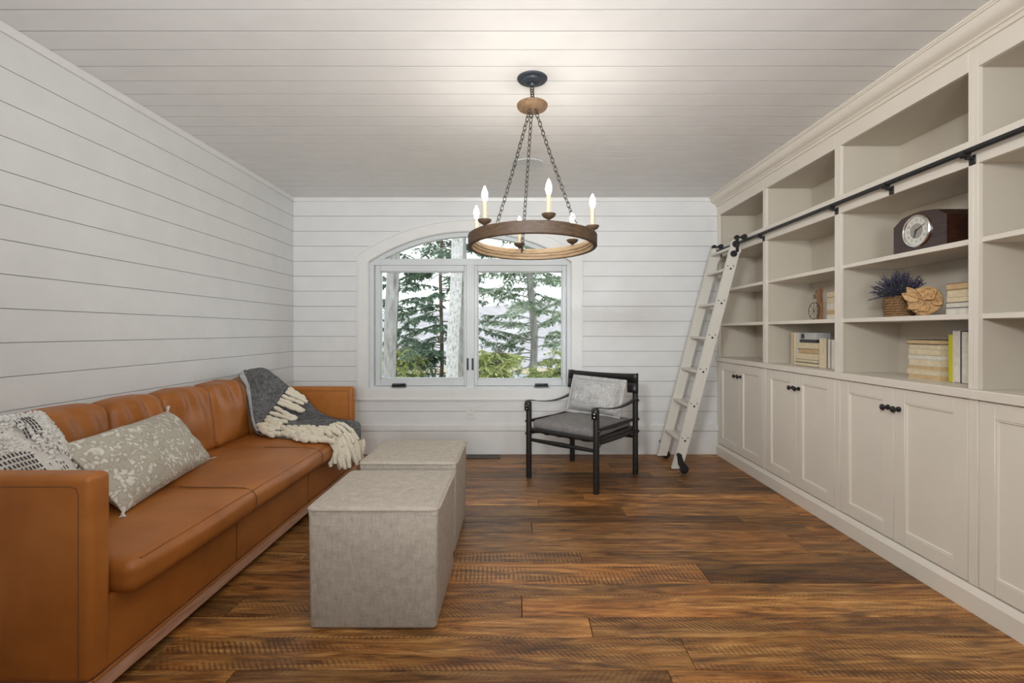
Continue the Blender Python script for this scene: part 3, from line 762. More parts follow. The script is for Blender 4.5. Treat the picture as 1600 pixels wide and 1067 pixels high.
COLL.append(BVHTree.FromPolygons([Vector(p) for p in MB().box(SBX, SFX, SY1-0.072, SY1, 0.09, 0.727).v], MB().box(SBX, SFX, SY1-0.072, SY1, 0.09, 0.727).f))
COLL.append(BVHTree.FromPolygons([Vector(p) for p in MB().box(SBX, SFX+0.004, SY0, SY1, 0.09, 0.318).v], MB().box(SBX, SFX+0.004, SY0, SY1, 0.09, 0.318).f))
def push(p, m):                    # keep a point m clear of the sofa's surfaces
    p = Vector(p)
    for _ in range(3):
        for t_ in COLL:
            loc, nor, _i, dist = t_.find_nearest(p)
            if loc is None: continue
            sd = (p-loc).dot(nor)
            if sd < 0 or dist < m:
                if sd >= 0 and dist > 1e-6: p = loc+(p-loc)/dist*m
                else: p = loc+nor*m
    p.x = max(p.x, XL+0.012); return p
# pillows on the sofa
def frame_from(cen, xdir, up):
    x = Vector(xdir).normalized(); z = Vector(up); z = (z-x*z.dot(x)).normalized(); y = z.cross(x)
    return Matrix(((x.x, y.x, z.x, cen[0]), (x.y, y.y, z.y, cen[1]), (x.z, y.z, z.z, cen[2]), (0, 0, 0, 1)))
def place(o, mat): o.matrix_world = mat; return o
D = Vector((-1.550, 1.845, 0.470)); Cc = Vector((-1.725, 2.625, 0.470)); B = Vector((-1.89, 2.555, 0.712)); A = Vector((-1.765, 1.890, 0.712))
cen = (A+B+Cc+D)/4; xd = ((Cc-D)+(B-A)); upv = ((A-D)+(B-Cc))
lp = bpy.data.objects.new('lumbar_pillow', None); C.objects.link(lp); tag(lp, 'long pale floral lumbar pillow with corner tassels on sofa', 'pillow')
ORG[lp.name] = Vector((0, 0, 0)); place(lp, frame_from(cen, xd, upv))
MB().pillow(0.80, 0.35, 0.15, 30, 2, 0.04, 0.010).build('cover', 'damask', lp, local=True, angle=70)
for sx_, sz_ in ((-1, -1), (1, -1), (1, 1), (-1, 1)):
    t = MB(); p0 = Vector((sx_*0.396, 0, sz_*0.17)); dr = Vector((sx_*0.8, 0, sz_*0.6)).normalized()
    rt = random.Random(sx_*3+sz_)
    for k in range(12):
        dv = (dr+Vector((rt.uniform(-.5, .5), rt.uniform(-.5, .5), rt.uniform(-.5, .5)))*0.8).normalized()
        t.tube([p0-dr*0.012, p0+dr*0.012+dv*0.006, p0+dr*0.018+dv*0.026], [0.004, 0.0045, 0.003], 6)
    mwp = frame_from(cen, xd, upv); mwi = mwp.inverted(); t.v = [tuple(mwi @ push(mwp @ Vector(p), 0.002)) for p in t.v]
    t.build('tassel', 'ivory_cotton', lp, local=True)

SPX = Vector((0, 1, 0)); SPU = Vector((-0.25, 0, 0.42))
sp = bpy.data.objects.new('shag_pillow', None); C.objects.link(sp); tag(sp, 'white shaggy textured square pillow with black stitched lines', 'pillow')
ORG[sp.name] = Vector((0, 0, 0)); place(sp, frame_from((-1.787, 1.707, 0.643), SPX, SPU))
PW = 0.36; STR = Matrix.Diagonal((1, 1, 1.25, 1))
MB().pillow(PW, PW, 0.15, 26, 9, 0.05).xf(STR).build('cover', 'ivory_cotton', sp, local=True, angle=70)
def psurf(x, z, sg=-1):
    u, v = x/(PW/2), z/(PW/2); th = (max(0, 1-u**4)*max(0, 1-v**4))**0.62; return sg*(0.075*th+0.004)
sh = MB(); bl = MB(); rt = random.Random(5); HP = PW/2-0.005
def tuft(x, z, l=0.014):
    x = max(-HP, min(HP, x)); z = max(-HP, min(HP, z))
    y = psurf(x, z); a = rt.uniform(0, 2*pi); d = Vector((cos(a), -0.35, sin(a)))
    p = Vector((x, y, z)); sh.tube([p+Vector((0, 0.003, 0)), p+d*l*0.5+Vector((0, -0.004, 0)), p+d*l+Vector((0, 0.002, 0))], [0.0036, 0.0044, 0.0026], 5)
for line in (((-0.20, 0.19), (0.20, 0.19)), ((0.185, 0.20), (0.185, -0.2)), ((-0.20, 0.10), (0.20, 0.02)), ((0.02, 0.20), (0.10, -0.2)), ((-0.2, 0.0), (0.05, 0.19)), ((-0.12, 0.20), (0.0, 0.05)), ((0.06, 0.06), (0.19, 0.19))):
    for k in range(95):
        a = rt.random(); tuft(line[0][0]+(line[1][0]-line[0][0])*a+rt.gauss(0, 0.009), line[0][1]+(line[1][1]-line[0][1])*a+rt.gauss(0, 0.009), 0.012)
for k in range(260): tuft(rt.uniform(0.12, HP), rt.uniform(-HP, HP), 0.012)
for k in range(200):
    a = rt.uniform(-HP, HP); tuft(*rt.choice([(a, HP), (HP, a)]))
for (x0, z0, w_, ln, dx) in ((-0.15, 0.165, 8, 0.055, 0.02), (0.03, 0.165, 6, 0.08, -0.02), (-0.14, 0.055, 11, 0.10, 0.03), (0.03, 0.0, 5, 0.12, 0.02), (-0.17, -0.08, 10, 0.09, 0.02)):
    for k in range(w_):          # rows of black running stitch
        for j in range(6):
            q0, q1 = j/6, (j+0.66)/6; xa = x0+0.0125*k
            pa, pb_ = (xa+dx*q0, z0-ln*q0), (xa+dx*q1, z0-ln*q1)
            bl.tube([(pa[0], psurf(*pa)-0.0022, pa[1]), (pb_[0], psurf(*pb_)-0.0022, pb_[1])], 0.0022, 5)
sh.xf(STR); bl.xf(STR)
sh.build('shag_pile', 'white_yarn', sp, local=True)['kind'] = 'stuff'; bl.build('stitched_lines', 'black_yarn', sp, local=True)['kind'] = 'stuff'

# throw blanket
rowsG = [
 [(-2.085, 3.60, 0.838), (-2.08, 3.65, 0.842), (-2.06, 3.71, 0.830)],
 [(-2.00, 3.40, 0.852), (-1.955, 3.53, 0.875), (-1.90, 3.70, 0.815)],
 [(-1.955, 3.385, 0.76), (-1.86, 3.50, 0.785), (-1.78, 3.70, 0.735)],
 [(-1.915, 3.36, 0.655), (-1.80, 3.47, 0.66), (-1.67, 3.69, 0.665)],
 [(-1.85, 3.28, 0.53), (-1.72, 3.42, 0.545), (-1.56, 3.68, 0.56)],
 [(-1.77, 3.22, 0.465), (-1.60, 3.34, 0.490), (-1.45, 3.68, 0.500)],
 [(-1.60, 3.17, 0.455), (-1.44, 3.30, 0.480), (-1.34, 3.68, 0.475)],
 [(-1.40, 3.12, 0.452), (-1.29, 3.27, 0.462), (-1.235, 3.66, 0.455)],
 [(-1.228, 3.14, 0.425), (-1.205, 3.30, 0.42), (-1.20, 3.60, 0.41)],
 [(-1.212, 3.20, 0.36), (-1.198, 3.34, 0.35), (-1.192, 3.57, 0.33)],
]
def crv(P, t):
    n = len(P)-1; x = min(max(t, 0), 0.99999)*n; i = int(x); f = x-i
    p = [Vector(P[max(0, min(n, i+k))]) for k in (-1, 0, 1, 2)]
    return 0.5*((2*p[1])+(-p[0]+p[2])*f+(2*p[0]-5*p[1]+4*p[2]-p[3])*f*f+(-p[0]+3*p[1]-3*p[2]+p[3])*f*f*f)
def throwP(u, v):
    P = [crv(r_, u) for r_ in rowsG]; p = crv(P, v)
    d = 0.012*sin(u*11+v*4)+0.010*noise.noise(Vector((u*4, v*6, 0.3)))+0.006*sin(u*23-v*9)
    p += Vector((0.75, -0.25, 0.55))*d
    return p
tb = thing('throw_blanket', 'grey woven throw blanket with chunky cream tassels over sofa end', 'blanket', (-1.6, 3.45, 0.46))
def sheet(u0, u1, v0, v1, nu, nv, off=0.0, name='cloth', mat='charcoal_wool', th=0.009, fn=throwP):
    mb = MB(); v = [push(fn(u0+(u1-u0)*i/nu, v0+(v1-v0)*j/nv)+Vector((off, -off*0.4, off*0.6)), 0.0065+off*0.55) for i in range(nu+1) for j in range(nv+1)]
    mb.add(v, [(i*(nv+1)+j, (i+1)*(nv+1)+j, (i+1)*(nv+1)+j+1, i*(nv+1)+j+1) for i in range(nu) for j in range(nv)])
    o = mb.build(name, mat, tb, angle=80); m = o.modifiers.new('thickness', 'SOLIDIFY'); m.thickness = th; m.offset = 0
    return o
sheet(0, 1, 0, 1, 36, 90)
sheet(-0.03, 0.16, 0.10, 0.53, 8, 40, 0.012, 'turned_edge', 'pale_wool')
# upper folded layer ending in a slanted fringed edge
def upper(u, v): 
    vend = 0.50-0.26*u
    return throwP(0.08+0.80*u, 0.08+(vend-0.08)*v)
sheet(0, 1, 0, 1, 24, 40, 0.020, 'folded_layer', 'charcoal_wool', 0.009, upper)
def midp(u, v): return throwP(0.38+0.5*u, 0.52+0.18*v)
sheet(0, 1, 0, 1, 14, 14, 0.024, 'folded_layer', 'charcoal_wool', 0.009, midp)
tr = random.Random(21)
def tassel(p0, d, L, r=0.0115, down=0.0, floor=None):
    p = Vector(p0); d = Vector(d).normalized(); pts = []; rad = []
    side = d.cross(Vector((0, 0, 1))); side = side.normalized() if side.length > 0.1 else Vector((0, 1, 0))
    ph = tr.uniform(0, 6); am = tr.uniform(0.004, 0.011)
    n = 9
    for k in range(n):
        a = k/(n-1)
        q = p+d*L*a+side*sin(ph+a*5)*am+Vector((0, 0, -down*a*a*L))
        if floor is not None: q.z = max(q.z, floor(q)+r*0.8)
        pts.append(push(q, r*1.15+0.004)); rad.append(r*(0.75 if k == 0 else (1.0+0.20*sin(k*2.2+ph)) if k < n-1 else 0.7))
    MB().tube(pts, rad, 8).build('tassel', 'cream_yarn', tb, origin=p0)
MB().tube([(0, 0, 0), (0, 0, .001)], 0.0001, 4) 
for k in range(12):          # slanted upper fringe
    u = (k+0.4)/12; a = upper(u, 1.0)+Vector((0.026, -0.012, 0.012))
    b = throwP(min(1, 0.08+0.80*u+0.20), 0.50-0.26*u+0.20)
    tassel(a, (b-a)+Vector((0.07+tr.uniform(-.03, .03), tr.uniform(-.05, .05), 0.02+tr.uniform(-.03, .02))), tr.uniform(0.14, 0.20), tr.uniform(0.014, 0.018))
seat_z = lambda q: 0.438
for k in range(9):          # left edge fringe lying on the seat
    v = 0.50+0.36*k/9; a = throwP(0.02, v)+Vector((0.01, 0.015, 0.024))
    tassel(a, (0.55, -0.35+tr.uniform(-.3, .3), -0.05), tr.uniform(0.13, 0.18), 0.0165, 0.1, seat_z)
for k in range(10):          # second row across the seat
    v = 0.56+0.24*k/10; a = throwP(0.28+0.02*k, v)+Vector((0.01, 0, 0.036))
    tassel(a, (0.7, -0.35+tr.uniform(-.3, .3), -0.10), tr.uniform(0.13, 0.17), 0.0165, 0.1, lambda q: 0.460)
for k in range(9):           # third row, just before the edge
    u = 0.06+0.66*k/8; a = throwP(u, 0.72+0.03*tr.random())+Vector((0.015, 0, 0.036))
    tassel(a, (0.85, -0.2+tr.uniform(-.3, .2), -0.16), tr.uniform(0.14, 0.18), 0.0165, 0.5)
for k in range(14):         # fringe at the seat front
    u = 0.02+0.70*k/13; a = throwP(u, 0.83+0.06*tr.random())+Vector((0.026, 0, 0.02))
    tassel(a, (0.30, tr.uniform(-.25, .1), -0.75), tr.uniform(0.14, 0.19), 0.0165, 0.2)
for k in range(12):
    u = 0.05+0.93*k/11; a = throwP(u, 0.985)+Vector((0.018, 0, 0.01))
    tassel(a, (0.04, tr.uniform(-.12, .12), -1), tr.uniform(0.12, 0.16), 0.0145)

# ------------------------------------------------------------------ ottomans
def ottoman(x0, x1, y0, y1, h, label):
    t = thing('cube_ottoman', label, 'ottoman', ((x0+x1)/2, (y0+y1)/2, 0), 'cube ottomans')
    cx_, cy_ = (x0+x1)/2, (y0+y1)/2; hx, hy = (x1-x0)/2, (y1-y0)/2
    def fn(q, e):
        q.x *= 1+0.012*e[2]; q.y *= 1+0.006*e[2]; return q
    MB().rbox((cx_, cy_, (h-0.012)/2), (hx, hy, (h-0.012)/2), 0.016, 6, (0.004, 0.004, 0), fn).build('body', 'linen', t, angle=60)
    MB().rbox((cx_, cy_, h-0.022), (hx+0.004, hy+0.002, 0.022), 0.014, 14, (0, 0, 0.012)).build('top_cushion', 'linen', t, angle=60)
    p = []; rr_ = 0.03; ex, ey = hx+0.006, hy+0.004
    for cxs, cys, a0 in ((1, 1, 0), (-1, 1, 90), (-1, -1, 180), (1, -1, 270)):
        for k in range(7):
            a = radians(a0+15*k); p.append((cx_+cxs*(ex-rr_)+rr_*cos(a), cy_+cys*(ey-rr_)+rr_*sin(a), h-0.010))
    MB().tube(p, 0.0055, 8, closed=True).build('piping', 'linen', t)
ottoman(-0.815, -0.313, 1.849, 2.349, 0.480, 'beige linen cube ottoman set farther from the window wall')
ottoman(-0.826, -0.324, 2.490, 2.990, 0.480, 'beige linen cube ottoman between the other ottoman and window wall')

# ------------------------------------------------------------------ safari chair
ch = thing('safari_armchair', 'black leather and wood safari armchair with grey seat cushion', 'chair', (0.533, 3.839, 0), rotz=radians(-39.2))
w2, d2 = 0.3055, 0.32
def L(mb, name, mat, par=None, angle=38): return mb.build(name, mat, par or ch, local=True, angle=angle)
for sx_ in (-1, 1):
    L(MB().lathe([(0.0215, 0), (0.0225, 0.01), (0.0225, 0.590), (0.021, 0.602), (0.017, 0.606)], (sx_*w2, -d2, 0), 'Z', 20), 'leg', 'black_wood')
    L(MB().lathe([(0.0215, 0), (0.0225, 0.01), (0.0225, 0.800), (0.021, 0.812), (0.017, 0.816)], (sx_*w2, d2, 0), 'Z', 20), 'leg', 'black_wood')
    L(MB().tube([(sx_*w2, -d2, 0.355), (sx_*w2, 0, 0.352), (sx_*w2, d2, 0.350)], [0.014, 0.018, 0.014], 12), 'side_rail', 'black_wood')
    L(MB().tube([(sx_*w2, -d2, 0.452), (sx_*w2*0.985, 0, 0.444), (sx_*w2, d2, 0.448)], [0.006, 0.0075, 0.006], 8, flat=2.0), 'side_strap', 'black_leather')
    # leather arm strap
    mb = MB(); pts = []
    prof = [(-d2-0.028, 0.535), (-d2-0.029, 0.59), (-d2-0.022, 0.610), (-d2, 0.616), (-d2+0.05, 0.612)]
    for k in range(1, 13):
        a = k/12; prof.append((-d2+0.05+(2*d2-0.07)*a, 0.612-0.040*4*a*(1-a)*0.8-0.004*a))
    prof += [(d2+0.022, 0.606), (d2+0.028, 0.590)]
    hw = 0.021
    for (yy, z) in prof:
        pts.append((sx_*w2-hw, yy, z)); pts.append((sx_*w2+hw, yy, z))
    mb.add(pts, [(2*i, 2*i+1, 2*i+3, 2*i+2) for i in range(len(prof)-1)])
    o = L(mb, 'arm_strap', 'black_leather', angle=80); m = o.modifiers.new('thickness', 'SOLIDIFY'); m.thickness = 0.005; m.offset = 0
    for z in (0.550, 0.575):
        L(MB().lathe([(0.006, 0), (0.006, 0.003), (0.003, 0.005)], (sx_*w2, -d2-0.030, z), '-Y', 12), 'rivet', 'chrome', o)
    for z in (0.350, 0.448):
        for yy in (-d2, d2):
            L(MB().lathe([(0.011, 0.018), (0.013, 0.026), (0.009, 0.032)], (sx_*w2, yy, z), 'X' if sx_ > 0 else '-X', 14), 'peg_end', 'black_wood')
for yy, z in ((-d2, 0.383), (d2, 0.372)):
    L(MB().tube([(-w2, yy, z), (0, yy, z), (w2, yy, z)], [0.014, 0.019, 0.014], 12), 'seat_rail', 'black_wood')
L(MB().tube([(-w2, -d2, 0.305), (0, -d2, 0.305), (w2, -d2, 0.305)], [0.013, 0.019, 0.013], 12), 'stretcher', 'black_wood')
L(MB().tube([(-w2, d2, 0.30), (0, d2, 0.30), (w2, d2, 0.30)], [0.013, 0.019, 0.013], 12), 'stretcher', 'black_wood')
def slingfn(q, e):
    q.z += -0.012*(1-e[0]**2)*(1-e[1]**2); q.z += 0.005*sin(e[0]*17)*(1 if abs(e[1]) > 0.8 else 0); return q
L(MB().rbox((0, 0, 0.375), (w2+0.004, d2-0.01, 0.016), 0.012, 16, (0, 0, 0), slingfn), 'seat_sling', 'black_leather', angle=60)
def cushfn(q, e):
    q.z += noise.noise(Vector((e[0]*1.5, e[1]*1.5, 2)))*0.006; return q
L(MB().rbox((0, -0.01, 0.423), (w2-0.020, d2-0.022, 0.036), 0.030, 14, (0.0, 0.006, 0.026), cushfn), 'seat_cushion', 'grey_cushion', angle=60)
bp = []; n = 16
for k in range(n+1):
    a = -1+2*k/n; x = a*(w2+0.026); y = d2-0.030+0.045*(1-a*a)
    if abs(a) > 0.93: y = d2-0.02+0.012*(1-abs(a))/0.07
    for z in (0.665, 0.69, 0.742, 0.745, 0.748, 0.80, 0.822):
        off = -0.004 if abs(z-0.745) < 0.001 else 0
        bp.append((x, y-off+(0.8-z)*-0.10, z-0.012*(1-a*a)*(1 if z > 0.78 else 0.4)))
f = [(i*7+j, (i+1)*7+j, (i+1)*7+j+1, i*7+j+1) for i in range(n) for j in range(6)]
o = L(MB().add(bp, f), 'backrest', 'black_leather', angle=60); m = o.modifiers.new('thickness', 'SOLIDIFY'); m.thickness = 0.008; m.offset = 0
for sx_ in (-1, 1):
    L(MB().cyl((sx_*(w2+0.008), d2+0.022, 0.66), (sx_*(w2+0.008), d2+0.022, 0.82), 0.008, n=10), 'sling_wrap', 'black_leather', o)
    L(MB().box(sx_*0.235-0.013, sx_*0.235+0.013, d2-0.040, d2-0.030, 0.64, 0.755, 0.002), 'canvas_tab', 'canvas_tab')
cp = bpy.data.objects.new('chair_pillow', None); C.objects.link(cp); tag(cp, 'light grey linen lumbar pillow leaning in the black armchair', 'pillow')
ORG[cp.name] = Vector((0, 0, 0))
chm = Matrix.Translation((0.533, 3.839, 0)) @ Matrix.Rotation(radians(-39.2), 4, 'Z')
place(cp, chm @ Matrix.Translation((0.0, 0.201, 0.619)) @ Matrix.Rotation(radians(2), 4, 'Y') @ Matrix.Rotation(radians(-20), 4, 'X'))
MB().pillow(0.47, 0.29, 0.18, 24, 4, 0.03).build('cover', 'grey_linen', cp, local=True, angle=70)
fl_ = MB(); w_, h_ = 0.47/2, 0.29/2; e_ = 0.022
for (x0, x1, z0, z1) in ((-w_-e_, w_+e_, h_-0.01, h_+e_), (-w_-e_, w_+e_, -h_-e_, -h_+0.01), (-w_-e_, -w_+0.01, -h_, h_), (w_-0.01, w_+e_, -h_, h_)): fl_.box(x0, x1, -0.004, 0.004, z0, z1, 0.002)
fl_.build('flange', 'grey_linen', cp, local=True)

# ------------------------------------------------------------------ chandelier
CX, CY = 0.076, 2.38
cl = thing('chandelier', 'round wooden ring chandelier with six lit candle bulbs on chains', 'chandelier', (CX, CY, 1.58))
can = MB().lathe([(0.0, -0.040), (0.012, -0.040), (0.015, -0.028), (0.030, -0.026), (0.040, -0.018), (0.046, -0.016), (0.050, -0.009), (0.072, -0.007), (0.0765, -0.002), (0.0765, 0.002)], (CX, CY, ZC), 'Z', 40)
can.build('canopy', 'blue_black_metal', cl)
def link_(c, axis_t, n_, a, b, r):
    c = Vector(c); t = Vector(axis_t).normalized(); s_ = Vector(n_); s_ = (s_-t*s_.dot(t)).normalized()
    return [c+t*a*cos(2*pi*k/14)+s_*b*sin(2*pi*k/14) for k in range(14)]
def chain(p0, p1, pitch, a, b, r, name, sag=0.0):
    p0, p1 = Vector(p0), Vector(p1); n_ = max(2, int(round((p1-p0).length/pitch))); mb = MB(); t = (p1-p0).normalized()
    s0 = t.orthogonal().normalized(); s1 = t.cross(s0)
    for k in range(n_):
        q_ = (k+0.5)/n_; c = p0.lerp(p1, q_)+Vector((0, 0, -sag*4*q_*(1-q_)))
        mb.tube(link_(c, t, s0 if k % 2 else s1, a, b, r), r, 6, closed=True)
    return mb.build(name, 'dark_bronze', cl)
chain((CX, CY, ZC-0.036), (CX, CY, 2.326), 0.026, 0.020, 0.011, 0.003, 'hanging_chain')
HZ = 2.297
hub = MB().lathe([(0.0, 0.012), (0.068, 0.012), (0.074, 0.010), (0.0775, 0.006), (0.0775, 0.000), (0.0745, -0.002), (0.0755, -0.005), (0.070, -0.012), (0.056, -0.018), (0.036, -0.021), (0.030, -0.024), (0.0, -0.024)], (CX, CY, HZ), 'Z', 40)
hub.build('hub', 'hub_wood', cl)
MB().tube([(CX+0.020*cos(a), CY, 2.307+0.024*sin(a)) for a in [pi*k/10 for k in range(11)]], 0.0035, 8).build('loop', 'dark_bronze', cl)
TILT = radians(2.0)
RB = 1.583; RO, RI, RH = 0.322, 0.290, 0.058
def tl(p):      # ring tilt, front edge raised
    x, y, z = p; return (CX+x, CY+y*cos(TILT), RB+z-y*sin(TILT))
def lathe_t(prof, n=72):
    mb = MB().lathe(prof, (0, 0, 0), 'Z', n); mb.v = [tl(p) for p in mb.v]; return mb
def lathe_ring(prof, n=72):
    k = len(prof); v = []; f = []
    for (r_, h) in prof:
        for j in range(n):
            a = 2*pi*j/n; v.append(tl((r_*cos(a), r_*sin(a), h)))
    for i in range(k):
        i2 = (i+1) % k
        for j in range(n): f.append((i*n+j, i*n+(j+1) % n, i2*n+(j+1) % n, i2*n+j))
    return MB().add(v, f)
lathe_ring([(RO-0.003, 0), (RO, 0.003), (RO, RH-0.003), (RO-0.003, RH), (RI+0.016, RH), (RI+0.016, 0.0)]).build('outer_ring', 'walnut_ring', cl)
lathe_ring([(RI+0.0165, 0.001), (RI+0.0165, RH), (RI+0.003, RH), (RI, RH-0.004), (RI, 0.034), (RI+0.004, 0.031), (RI+0.004, 0.020), (RI+0.009, 0.015), (RI+0.009, 0.003), (RI+0.011, 0.001)]).build('inner_ring', 'pale_wood_band', cl)
hooks = []
for deg in (100, 232, 316):
    a = radians(deg); p = tl((0.282*cos(a), 0.282*sin(a), RH-0.012)); hooks.append(p)
    MB().tube([tl((0.292*cos(a), 0.292*sin(a), RH-0.020)), tl((0.280*cos(a), 0.280*sin(a), RH-0.018)), tl((0.276*cos(a), 0.276*sin(a), RH+0.000)), tl((0.284*cos(a), 0.284*sin(a), RH+0.006))], 0.004, 8).build('hook', 'dark_bronze', cl)
    h0 = (CX+0.028*cos(a), CY+0.028*sin(a), HZ-0.034)
    MB().tube([(h0[0]+0.009*cos(b)*cos(a+1.57), h0[1]+0.009*cos(b)*sin(a+1.57), h0[2]+0.012*sin(b)) for b in [2*pi*k/12 for k in range(12)]], 0.003, 6, closed=True).build('eyelet', 'dark_bronze', cl)
    chain((h0[0], h0[1], h0[2]-0.008), p, 0.0255, 0.0165, 0.0085, 0.0022, 'chain', 0.012)
for deg in (102, 42, -18, -78, -138, 162):
    a = radians(deg); b = Vector(tl((0.303*cos(a), 0.303*sin(a), RH)))
    MB().lathe([(0.006, -0.02), (0.006, 0.006), (0.009, 0.008), (0.012, 0.011), (0.025, 0.018), (0.032, 0.029), (0.032, 0.032), (0.029, 0.031), (0.012, 0.020), (0.0, 0.020)], b, 'Z', 24).build('drip_cup', 'walnut_ring', cl)
    MB().lathe([(0.0105, 0.018), (0.0105, 0.115), (0.008, 0.118), (0.0, 0.118)], b, 'Z', 18).build('candle_sleeve', 'candle_sleeve', cl)
    MB().lathe([(0.006, 0.115), (0.010, 0.122), (0.0145, 0.140), (0.0135, 0.155), (0.008, 0.172), (0.003, 0.184), (0.0, 0.188)], b, 'Z', 18).build('bulb', 'bulb', cl)
    l = bpy.data.lights.new('bulb_light', 'POINT'); l.energy = 3.9; l.color = (1.0, 0.93, 0.84); l.shadow_soft_size = 0.02
    o = bpy.data.objects.new('bulb_light', l); C.objects.link(o); o.location = b+Vector((0, 0, 0.150)) - ORG[cl.name]; o.parent = cl

# ------------------------------------------------------------------ small wall, ceiling and floor fittings
tag(MB().lathe([(0.0, -0.004), (0.112, -0.004), (0.118, -0.006), (0.126, -0.003), (0.126, 0.001)], (0.083, 3.60, ZC), 'Z', 48).build('ceiling_speaker', 'window_white', origin=(0.083, 3.60, ZC)), 'round flush white ceiling speaker behind the chandelier', 'speaker')
ot = thing('wall_outlet', 'white wall outlet on the shiplap under the window', 'outlet', (-0.44, YB, 0.395))
MB().box(-0.477, -0.407, YB-0.007, YB+0.001, 0.337, 0.453, 0.002).build('cover_plate', 'outlet_white', ot)
for z in (0.416, 0.372):
    o = MB().box(-0.460, -0.424, YB-0.009, YB-0.004, z-0.016, z+0.016, 0.003).build('socket', 'outlet_white', ot)
    for dx in (-0.008, 0.006): MB().box(-0.442+dx-0.0015, -0.442+dx+0.0015, YB-0.0095, YB-0.008, z-0.002, z+0.009).build('slot', 'slot_dark', o)
vt = thing('floor_vent', 'bronze floor register vent in planks by the window wall', 'vent', (-0.31, 4.40, 0))
v = MB(); v.box(-0.465, -0.155, 4.335, 4.350, 0.0, 0.006, 0.002); v.box(-0.465, -0.155, 4.455, 4.470, 0.0, 0.006, 0.002); v.box(-0.465, -0.45, 4.335, 4.47, 0.0, 0.006, 0.002); v.box(-0.17, -0.155, 4.335, 4.47, 0.0, 0.006, 0.002)
v.build('frame', 'bronze_vent', vt)
MB().box(-0.455, -0.165, 4.345, 4.462, 0.0, 0.0025).build('recess', 'slot_dark', vt, smooth=False)
for k in range(13):
    x = -0.442+0.0225*k; MB().box(x-0.004, x+0.004, 4.348, 4.458, 0.002, 0.005, 0.001).build('slat', 'bronze_vent', vt)

# ------------------------------------------------------------------ shelf contents
S1, S2, CT = 1.2425, 1.5585, 0.9255
def flat_book(x0, x1, y0, y1, z0, t, page, cover, label, group=None):
    o = thing('book', label, 'book', ((x0+x1)/2, (y0+y1)/2, z0), group); k = 0.0022
    MB().box(x0+0.002, x1-0.002, y0+0.002, y1-0.002, z0+k, z0+t-k, 0.001).build('pages', page, o, smooth=False)
    c = MB(); c.box(x0, x1, y0, y1, z0, z0+k); c.box(x0, x1, y0, y1, z0+t-k, z0+t-0.0002); c.box(x1-k, x1, y0, y1, z0, z0+t-0.0002); c.build('cover', cover, o, smooth=False)
def up_book(x0, x1, y0, y1, z0, h, page, cover, label, group=None):
    o = thing('book', label, 'book', ((x0+x1)/2, (y0+y1)/2, z0), group); k = 0.0028
    MB().box(x0+0.003, x1-0.003, y0+k, y1-k, z0+0.002, z0+h-0.004, 0.001).build('pages', page, o, smooth=False)
    c = MB(); c.box(x0, x1, y0, y0+k, z0, z0+h); c.box(x0, x1, y1-k, y1, z0, z0+h); c.box(x1-k, x1, y0, y1, z0, z0+h); c.build('cover', cover, o, smooth=False)
ordw = ['bottom', 'second', 'third', 'fourth', 'fifth', 'sixth', 'seventh', 'eighth']
rb = random.Random(11)
# clock bay, counter: stack of eight
z = CT; ths = [0.026, 0.022, 0.023, 0.030, 0.022, 0.030, 0.022, 0.023]
for k, t_ in enumerate(ths):
    o1 = rb.uniform(-0.008, 0.008); pg = ['page_tan', 'page_cream', 'page_tan', 'page_cream', 'page_white', 'page_cream', 'page_cream', 'page_tan'][k]
    flat_book(2.025+rb.uniform(-0.004, 0.004), 2.165, 2.268+abs(o1)*0.4, 2.458+o1, z, t_, pg, ['cover_cream', 'cover_cream', 'cover_cream', 'cover_white', 'cover_cream', 'cover_cream', 'cover_cream', 'cover_dark'][k],
              'cream-paged book, %s from the bottom of the eight-book stack beside the yellow book' % ordw[k] if 0 < k < 7 else ('cream-paged book at the bottom of the stack beside the yellow book' if k == 0 else 'dark-covered book on top of the stack beside the yellow book'), 'books on the countertop')
    z += t_+0.0002
yb_ = 2.262
for wdt, h, pg, cv, lb in ((0.022, 0.226, 'cover_yellow', 'cover_yellow', 'thin bright yellow book standing against the book stack'), (0.038, 0.245, 'page_white', 'cover_white', 'white upright book standing right beside the yellow book'),
                        (0.062, 0.243, 'page_white', 'cover_dark', 'thick dark-covered upright book between two white books'), (0.042, 0.246, 'page_white', 'cover_red', 'upright white-paged book beside the thick dark book'), (0.05, 0.240, 'page_white', 'cover_white', 'upright book against the stile in the clock bay')):
    y0 = max(yb_-wdt, 2.0); up_book(2.060, 2.235, y0, yb_-0.0006, CT, h, pg, cv, lb, 'upright books in the clock bay'); yb_ -= wdt
# clock bay, middle shelf stack of five
z = S1
for k, t_ in enumerate([0.030, 0.026, 0.026, 0.030, 0.030]):
    flat_book(1.985+rb.uniform(-0.004, 0.004), 2.13, 2.002, 2.195+rb.uniform(-0.006, 0.006), z, t_, ['page_white', 'page_white', 'page_cream', 'page_cream', 'page_tan'][k], ['cover_white', 'cover_dark', 'cover_cream', 'cover_cream', 'cover_brown'][k],
              ['book at the bottom of the stack beside the carved rose', 'dark-edged book second in the stack beside the carved rose', 'cream book third in the stack beside the carved rose', 'cream book fourth in the stack beside the carved rose', 'tan-paged book on top of the stack beside the carved rose'][k], 'books on the middle shelf'); z += t_+0.0002
